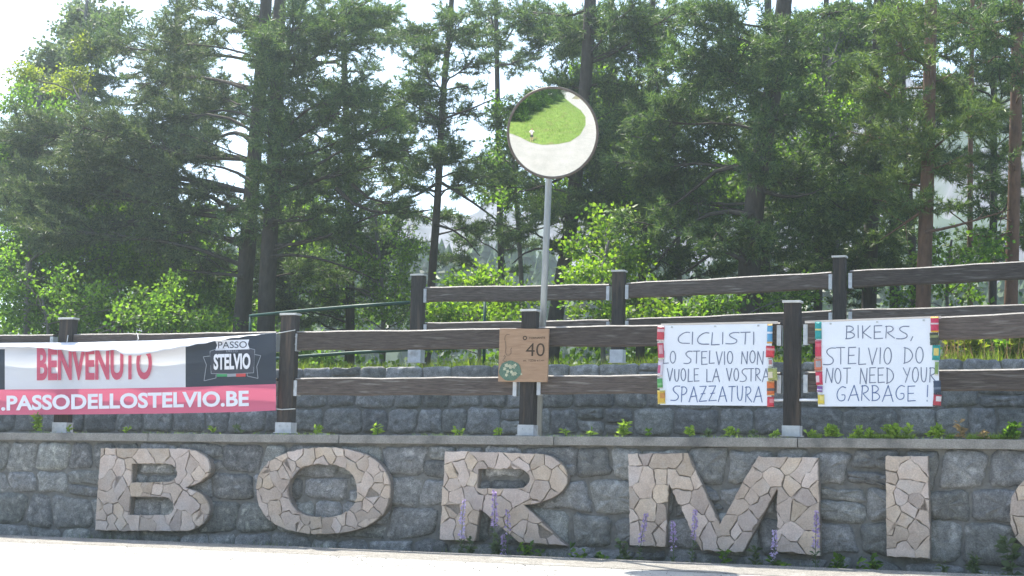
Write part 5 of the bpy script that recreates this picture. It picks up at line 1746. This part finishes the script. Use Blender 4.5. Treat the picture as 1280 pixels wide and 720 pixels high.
hb = MB()
V, F = [], []
NXX, NYY = 120, 24
for j in range(NYY + 1):
    for i in range(NXX + 1):
        x = -50 + 100 * i / NXX; y = 46 + 30 * j / NYY
        px, _py, dep = proj((x, y, 8)); yt = np.interp(px, [-400, 200, 420, 640, 900, 1400], [285, 300, 318, 338, 345, 350])
        prof = CAM.z + (565 - yt) / FOC * proj((x, 76, 8))[2] - (TERR - 9)
        t = j / NYY
        z = TERR - 9 + (prof - 1.0) * math.sin(min(1, t * 1.15) * math.pi / 2) + .9 * noise1(x * .45 + y * .16, 2) * t + .5 * noise1(x * 1.3 - y * .7, 7) * t
        V.append((x, y, z)); F and None
for j in range(NYY):
    for i in range(NXX):
        q = j * (NXX + 1) + i; F.append((q, q + 1, q + NXX + 2, q + NXX + 1))
hill_me = mesh_from(V, F, False)
tag(link('wooded_hill', hill_me, M['wooded'], smooth=True), kind='structure')
# far wood on that slope, conical tops
T = []
for k in range(3200):
    i = random.randrange(len(V)); b = Vector(V[i]) + Vector((random.uniform(-.8, .8), random.uniform(-1, 1), 0))
    h = random.uniform(.7, 1.9); r = h * random.uniform(.35, .6)
    for lv in range(4):
        zb_ = b.z + h * (.08 + .22 * lv); rr_ = r * (1 - .22 * lv); tp = Vector((b.x, b.y, zb_ + h * .36)); a0 = random.random() * 6
        ring = [Vector((b.x + rr_ * random.uniform(.6, 1.2) * math.cos(a0 + q * 1.047), b.y + rr_ * random.uniform(.6, 1.2) * math.sin(a0 + q * 1.047), zb_ - random.uniform(0, .2))) for q in range(6)]
        for q in range(6): T.append([ring[q], ring[(q + 1) % 6], tp])
tag(link('far_wood', mesh_tris(T), M['needle']), kind='stuff')
V, F = [], []
NXX, NYY = 220, 60
for j in range(NYY + 1):
    for i in range(NXX + 1):
        x = -115 + 230 * i / NXX; y = 90 + 56 * j / NYY
        px, _py, dep = proj((x, y, 20)); yt = np.interp(px, [-700, 300, 480, 620, 760, 900, 1050, 1180, 1350, 1800], [320, 285, 262, 246, 225, 175, 110, 62, 25, -40])
        prof = CAM.z + (565 - yt) / FOC * proj((x, 146, 20))[2] - (TERR - 10)
        t = j / NYY
        x, y = x * 1.6, y * 1.6
        rgd = abs(noise1(x * .12 + y * .05, 1)) * 5 + abs(noise1(x * .33 - y * .11, 4)) * 2.4 + noise1(x * .9 + y * .7, 6) * .9 + noise1(x * 2.1 - y * 1.7, 3) * .4
        z = TERR - 10 + (prof - 3) * (t ** .8) + rgd * t * .6
        V.append((x / 1.6, y / 1.6, z))
for j in range(NYY):
    for i in range(NXX):
        q = j * (NXX + 1) + i; F.append((q, q + 1, q + NXX + 2, q + NXX + 1))
tag(link('mountain', mesh_from(V, F, False), M['rock'], smooth=True), kind='structure')

# ------------------------------------------------------------------ what the traffic mirror looks at
SCN = mc - MN * math.sqrt(RC * RC - MR * MR)


def mir(px, py, far=85.0, up=0.0):
    d = ray(px, py).normalized(); oc = CAM - SCN
    bq = oc.dot(d); cq = oc.dot(oc) - RC * RC; disc = bq * bq - cq
    p = CAM + d * (-bq - math.sqrt(disc)); n_ = (p - SCN).normalized()
    r = d - n_ * 2 * d.dot(n_)
    zz = road_z(0, -20) + up
    # z = zz + SLOPE * x
    den = r.z - SLOPE * r.x
    t = (zz + SLOPE * p.x - p.z) / den if den < -1e-4 else 1e9
    hl = math.hypot(r.x, r.y)
    t = min(t, 400 / hl)
    q = p + r * t
    if q.y < -22:      # the ground climbs from there on
        den = r.z - SLOPE * r.x + RISE * r.y
        t = (zz + SLOPE * p.x - RISE * (p.y + 22) - p.z) / den if den < -1e-4 else 1e9
        q = p + r * min(t, far / hl)
    return Vector((q.x, q.y, road_z(q.x, q.y)))


edge = [(628, 160), (636, 166), (649, 171), (663, 178.5), (678, 182.3), (698, 181.5), (713, 178), (725, 169), (732, 156), (732, 146.5), (726, 138), (716, 131), (709, 125), (705, 119), (703, 114)]
E = [mir(*q) for q in edge]
bk = [mir(690, 112), mir(670, 116), mir(650, 124), mir(636, 138), mir(628, 150)]
poly = [Vector((p.x, p.y)) for p in E + bk]
if area2(poly) < 0: poly.reverse()
ctr = sum(poly, Vector((0, 0))) / len(poly)
inner = []
for k in range(600):
    t = Vector((random.uniform(min(p.x for p in poly), max(p.x for p in poly)), random.uniform(min(p.y for p in poly), max(p.y for p in poly))))
    inner.append(t)
P = resample(poly, 1.5)
vs, es, fs, *_ = delaunay_2d_cdt([Vector((p.x, p.y)) for p in P] + inner, [], [list(range(len(P)))], 1, 1e-3)


def dist_edge(v):
    return min((v - p).length for p in P)


def isl(v): return road_z(v.x, v.y) + .03 + min(.55, dist_edge(v) * .12)


tag(link('meadow', mesh_from([(v.x, v.y, isl(v)) for v in vs], [tuple(f) for f in fs], False), M['meadow'], smooth=True), kind='structure')
tri = [f for f in fs]
ar = np.array([abs((vs[f[1]] - vs[f[0]]).cross(vs[f[2]] - vs[f[0]])) for f in tri]); ar /= ar.sum()
pts = []
for k in RNG.choice(len(tri), 16000, p=ar):
    a, b_, c = [vs[i] for i in tri[k][:3]]
    u, v = random.random(), random.random()
    if u + v > 1: u, v = 1 - u, 1 - v
    q = a + (b_ - a) * u + (c - a) * v
    pts.append((q.x, q.y, isl(a) * (1 - u - v) + isl(b_) * u + isl(c) * v))
tag(link('meadow_grass', mesh_tris(blades(pts, .35, .05, .3)), M['weed']), kind='stuff')


def free_tree(p, h, wd, label, seed, m='leaf'):
    rnd = random.Random(seed)
    root = empty('leafy_tree', p, label, 'tree', 'trees on the meadow across the road, seen in the mirror')
    top = p + Vector((rnd.gauss(0, .2), rnd.gauss(0, .2), h * .85))
    mb = MB(); mb.tube([p - Vector((0, 0, .2)), p.lerp(top, .5) + Vector((.1, .1, 0)), top], [.22, .16, .04], 8); mb.build('trunk', M['bark_grey'], root, smooth=True)
    S, D = [], []
    for k in range(16):
        st = p.lerp(top, rnd.uniform(.12, .95)); a = rnd.uniform(0, 6.28); L = wd * rnd.uniform(.4, 1)
        e = st + Vector((math.cos(a) * L, math.sin(a) * L, rnd.uniform(.1, .9)))
        bb = MB(); bb.tube([st, st.lerp(e, .5) + Vector((0, 0, .1)), e], [.07, .05, .01], 4); bb.build('branch', M['bark_grey'], root, fix=False)
        for j in range(260):
            q = e.lerp(st, rnd.random() ** 1.5 * .6) + Vector((rnd.gauss(0, .6), rnd.gauss(0, .6), rnd.gauss(0, .55)))
            S.append(tuple(q)); D.append(tuple(Vector((rnd.gauss(0, 1), rnd.gauss(0, 1), rnd.gauss(0, 1))).normalized()))
    link('crown', mesh_tris(leaves(np.array(S), np.array(D), np.full(len(S), .25), 6, .30, .30), 4), M[m], root)


for k, (px, py, h, wd, lb) in enumerate([(640, 152, 5.5, 2.0, 'leafy tree at the left rim of the mirror image'), (650, 145, 6.0, 2.1, 'leafy tree second from the left in the mirror image'),
                                       (661, 141, 7.0, 2.4, 'tall leafy tree above the white figure in the mirror image'), (673, 136, 7.5, 2.6, 'broad leafy tree left of centre in the mirror image'),
                                       (684, 131, 7.5, 2.6, 'leafy tree near the top of the mirror image'), (694, 126, 8.0, 2.8, 'leafy tree left of the bright road in the mirror image'),
                                       (668, 126, 9.0, 3.0, 'tallest far tree at the upper left of the mirror image'), (655, 132, 9.0, 3.0, 'far tree at the dark upper left rim of the mirror image')]):
    p = mir(px, py, 60)
    free_tree(Vector((p.x, p.y, p.z)), h * 1.15, wd * 1.2, lb, 50 + k)

bi = [mir(*q) for q in ((715, 113), (724, 120), (733, 130), (740, 142), (745, 156), (747, 168))]
bo = [mir(*q) for q in ((720, 107), (733, 112), (744, 122), (752, 136), (757, 152), (759, 168))]
V = [p + Vector((0, 0, .04)) for p in bi] + [p.lerp(q, .5) + Vector((0, 0, 1.0)) for p, q in zip(bi, bo)] + [q + Vector((0, 0, 2.2)) for q in bo]
tag(link('roadside_bank', mesh_from(V, [(r * 6 + i, r * 6 + i + 1, r * 6 + i + 7, r * 6 + i + 6) for r in range(2) for i in range(5)], False), M['bank'], smooth=True), kind='structure')
V, F = [], []
for j in range(13):
    for i in range(61):
        x = -150 + 5 * i; y = -95 - 6 * j; t = j / 12
        V.append((x, y, road_z(0, -95) - 4 + SLOPE * x + 26 * t ** .8 * (.8 + .3 * noise1(x * .06, 3)) + 1.8 * noise1(x * .31 + y * .2, 5)))
for j in range(12):
    for i in range(60):
        q = j * 61 + i; F.append((q, q + 1, q + 62, q + 61))
tag(link('wooded_hill', mesh_from(V, F, False), M['wooded'], smooth=True), kind='structure')

# ------------------------------------------------------------------ the photographer, seen in the mirror
head_dir = Vector((mc.x - PHOTO_POS.x, mc.y - PHOTO_POS.y, 0)).normalized()
fwd = Vector((head_dir.x * .5 + 0.0, 1, 0)).normalized()
sdv = Vector((fwd.y, -fwd.x, 0))


def pw(x, y, z): return PHOTO_POS + sdv * x + fwd * y + Vector((0, 0, z))


def skinned(name, joints, edges, m, parent, sub=2, rootj=0):
    me = bpy.data.meshes.new('m')
    me.from_pydata([tuple(pw(*j[:3])) for j in joints], edges, [])
    o = bpy.data.objects.new('tmp', me); COL.objects.link(o)
    md = o.modifiers.new('s', 'SKIN'); md.use_smooth_shade = True
    sv = me.skin_vertices[0].data
    for i, j in enumerate(joints):
        r = j[3]; sv[i].radius = (r, j[4] if len(j) > 4 else r)
    sv[rootj].use_root = True
    ms = o.modifiers.new('u', 'SUBSURF'); ms.levels = sub; ms.render_levels = sub
    dg = bpy.context.evaluated_depsgraph_get()
    nm = bpy.data.meshes.new_from_object(o.evaluated_get(dg))
    bpy.data.objects.remove(o)
    return link(name, nm, m, parent, smooth=True)


per = empty('person', PHOTO_POS, 'person in white shirt and dark shorts holding up a phone, small in the mirror', 'person')
J = [(0, 0, .95, .13, .10), (0, .0, 1.15, .125, .10), (0, .0, 1.36, .15, .10), (0, .01, 1.47, .06), (0, .02, 1.53, .055), (0, .03, 1.62, .085, .095), (0, .03, 1.70, .07, .08),
     (-.09, 0, .88, .085), (-.11, .01, .50, .06), (-.12, -.02, .30, .055), (-.12, -.03, .09, .035), (-.12, .10, .04, .03),
     (.09, 0, .88, .085), (.11, .03, .50, .06), (.12, .0, .30, .055), (.12, -.01, .09, .035), (.12, .12, .04, .03),
     (-.19, 0, 1.40, .052), (-.27, .10, 1.17, .042), (-.14, .34, 1.38, .028), (-.11, .38, 1.42, .026, .016),
     (.19, 0, 1.40, .052), (.27, .10, 1.17, .042), (.14, .34, 1.38, .028), (.11, .38, 1.42, .026, .016)]
Ed = [(0, 1), (1, 2), (2, 3), (3, 4), (4, 5), (5, 6), (0, 7), (7, 8), (8, 9), (9, 10), (10, 11), (0, 12), (12, 13), (13, 14), (14, 15), (15, 16), (2, 17), (17, 18), (18, 19), (19, 20), (2, 21), (21, 22), (22, 23), (23, 24)]
skinned('body', J, Ed, M['skin'], per)
for s in (-1, 1):       # fingers curled round the phone, thumb on its near side
    for k in range(4):
        z = 1.475 - k * .019
        L = (.9, 1, .95, .75)[k]
        skinned('finger', [(s * .11, .385, 1.435 - k * .008, .010), (s * .100, .405, z - .004, .0095), (s * (.100 - .022 * L), .418, z, .0085), (s * (.100 - .045 * L), .412, z, .007)],
                [(0, 1), (1, 2), (2, 3)], M['skin'], per, 1)
    skinned('thumb', [(s * .112, .37, 1.415, .012), (s * .10, .362, 1.435, .011), (s * .078, .372, 1.452, .009)], [(0, 1), (1, 2)], M['skin'], per, 1)
    b = MB(); b.tube([pw(s * .032, .113, 1.635), pw(s * .032, .121, 1.635)], .009, 8); b.build('eye', M['ink_black'], per)
    skinned('ear', [(s * .082, .02, 1.60, .012, .02), (s * .088, .01, 1.64, .012, .022)], [(0, 1)], M['skin'], per, 1)
skinned('nose', [(0, .115, 1.635, .010), (0, .132, 1.605, .014)], [(0, 1)], M['skin'], per, 1)
b = MB(); b.tube([pw(-.022, .112, 1.572), pw(0, .118, 1.570), pw(.022, .112, 1.572)], .005, 6); b.build('mouth', M['print_red'], per)
skinned('hair', [(0, -.02, 1.63, .088, .082), (0, -.005, 1.70, .085, .09), (0, .02, 1.735, .06, .07)], [(0, 1), (1, 2)], M['hair'], per)
skinned('shirt', [(0, 0, .92, .155, .125), (0, 0, 1.15, .15, .125), (0, 0, 1.36, .168, .122), (0, .005, 1.455, .085, .08), (-.195, 0, 1.40, .072), (-.25, .06, 1.25, .066), (.195, 0, 1.40, .072), (.25, .06, 1.25, .066)],
        [(0, 1), (1, 2), (2, 3), (2, 4), (4, 5), (2, 6), (6, 7)], M['shirt'], per)
skinned('shorts', [(0, 0, .93, .15, .12), (-.09, 0, .86, .105), (-.105, .005, .58, .09), (.09, 0, .86, .105), (.105, .02, .58, .09)], [(0, 1), (1, 2), (0, 3), (3, 4)], M['shorts'], per)
for s in (-1, 1):
    skinned('shoe', [(s * .12, -.05, .05, .045, .045), (s * .12, .05, .045, .045, .04), (s * .12, .16, .035, .04, .03)], [(0, 1), (1, 2)], M['shoe'], per, 1)
b = MB(); o_ = [pw(sx * .078, yy, zz) for zz in (1.41, 1.485) for sx, yy in ((-1, .395), (1, .395), (1, .403), (-1, .403))]
b.hexa(o_)
tag(b.build('phone', M['phone'], None, loc=pw(0, .4, 1.41)), 'black phone held sideways in both hands of the person in white', 'phone')

# ------------------------------------------------------------------ air
HZ = 0.0019
hz = bpy.data.materials.new('air'); hz.use_nodes = True
hn = hz.node_tree.nodes; hn.clear()
ho = hn.new('ShaderNodeOutputMaterial'); hp = hn.new('ShaderNodeVolumePrincipled')
hp.inputs['Color'].default_value = (.80, .97, 1, 1); hp.inputs['Density'].default_value = HZ; hp.inputs['Anisotropy'].default_value = .66
hz.node_tree.links.new(hp.outputs[0], ho.inputs['Volume'])
hb = MB(); hb.box(-310, 310, -310, 310, -40, 92)
tag(hb.build('haze', hz), kind='stuff')
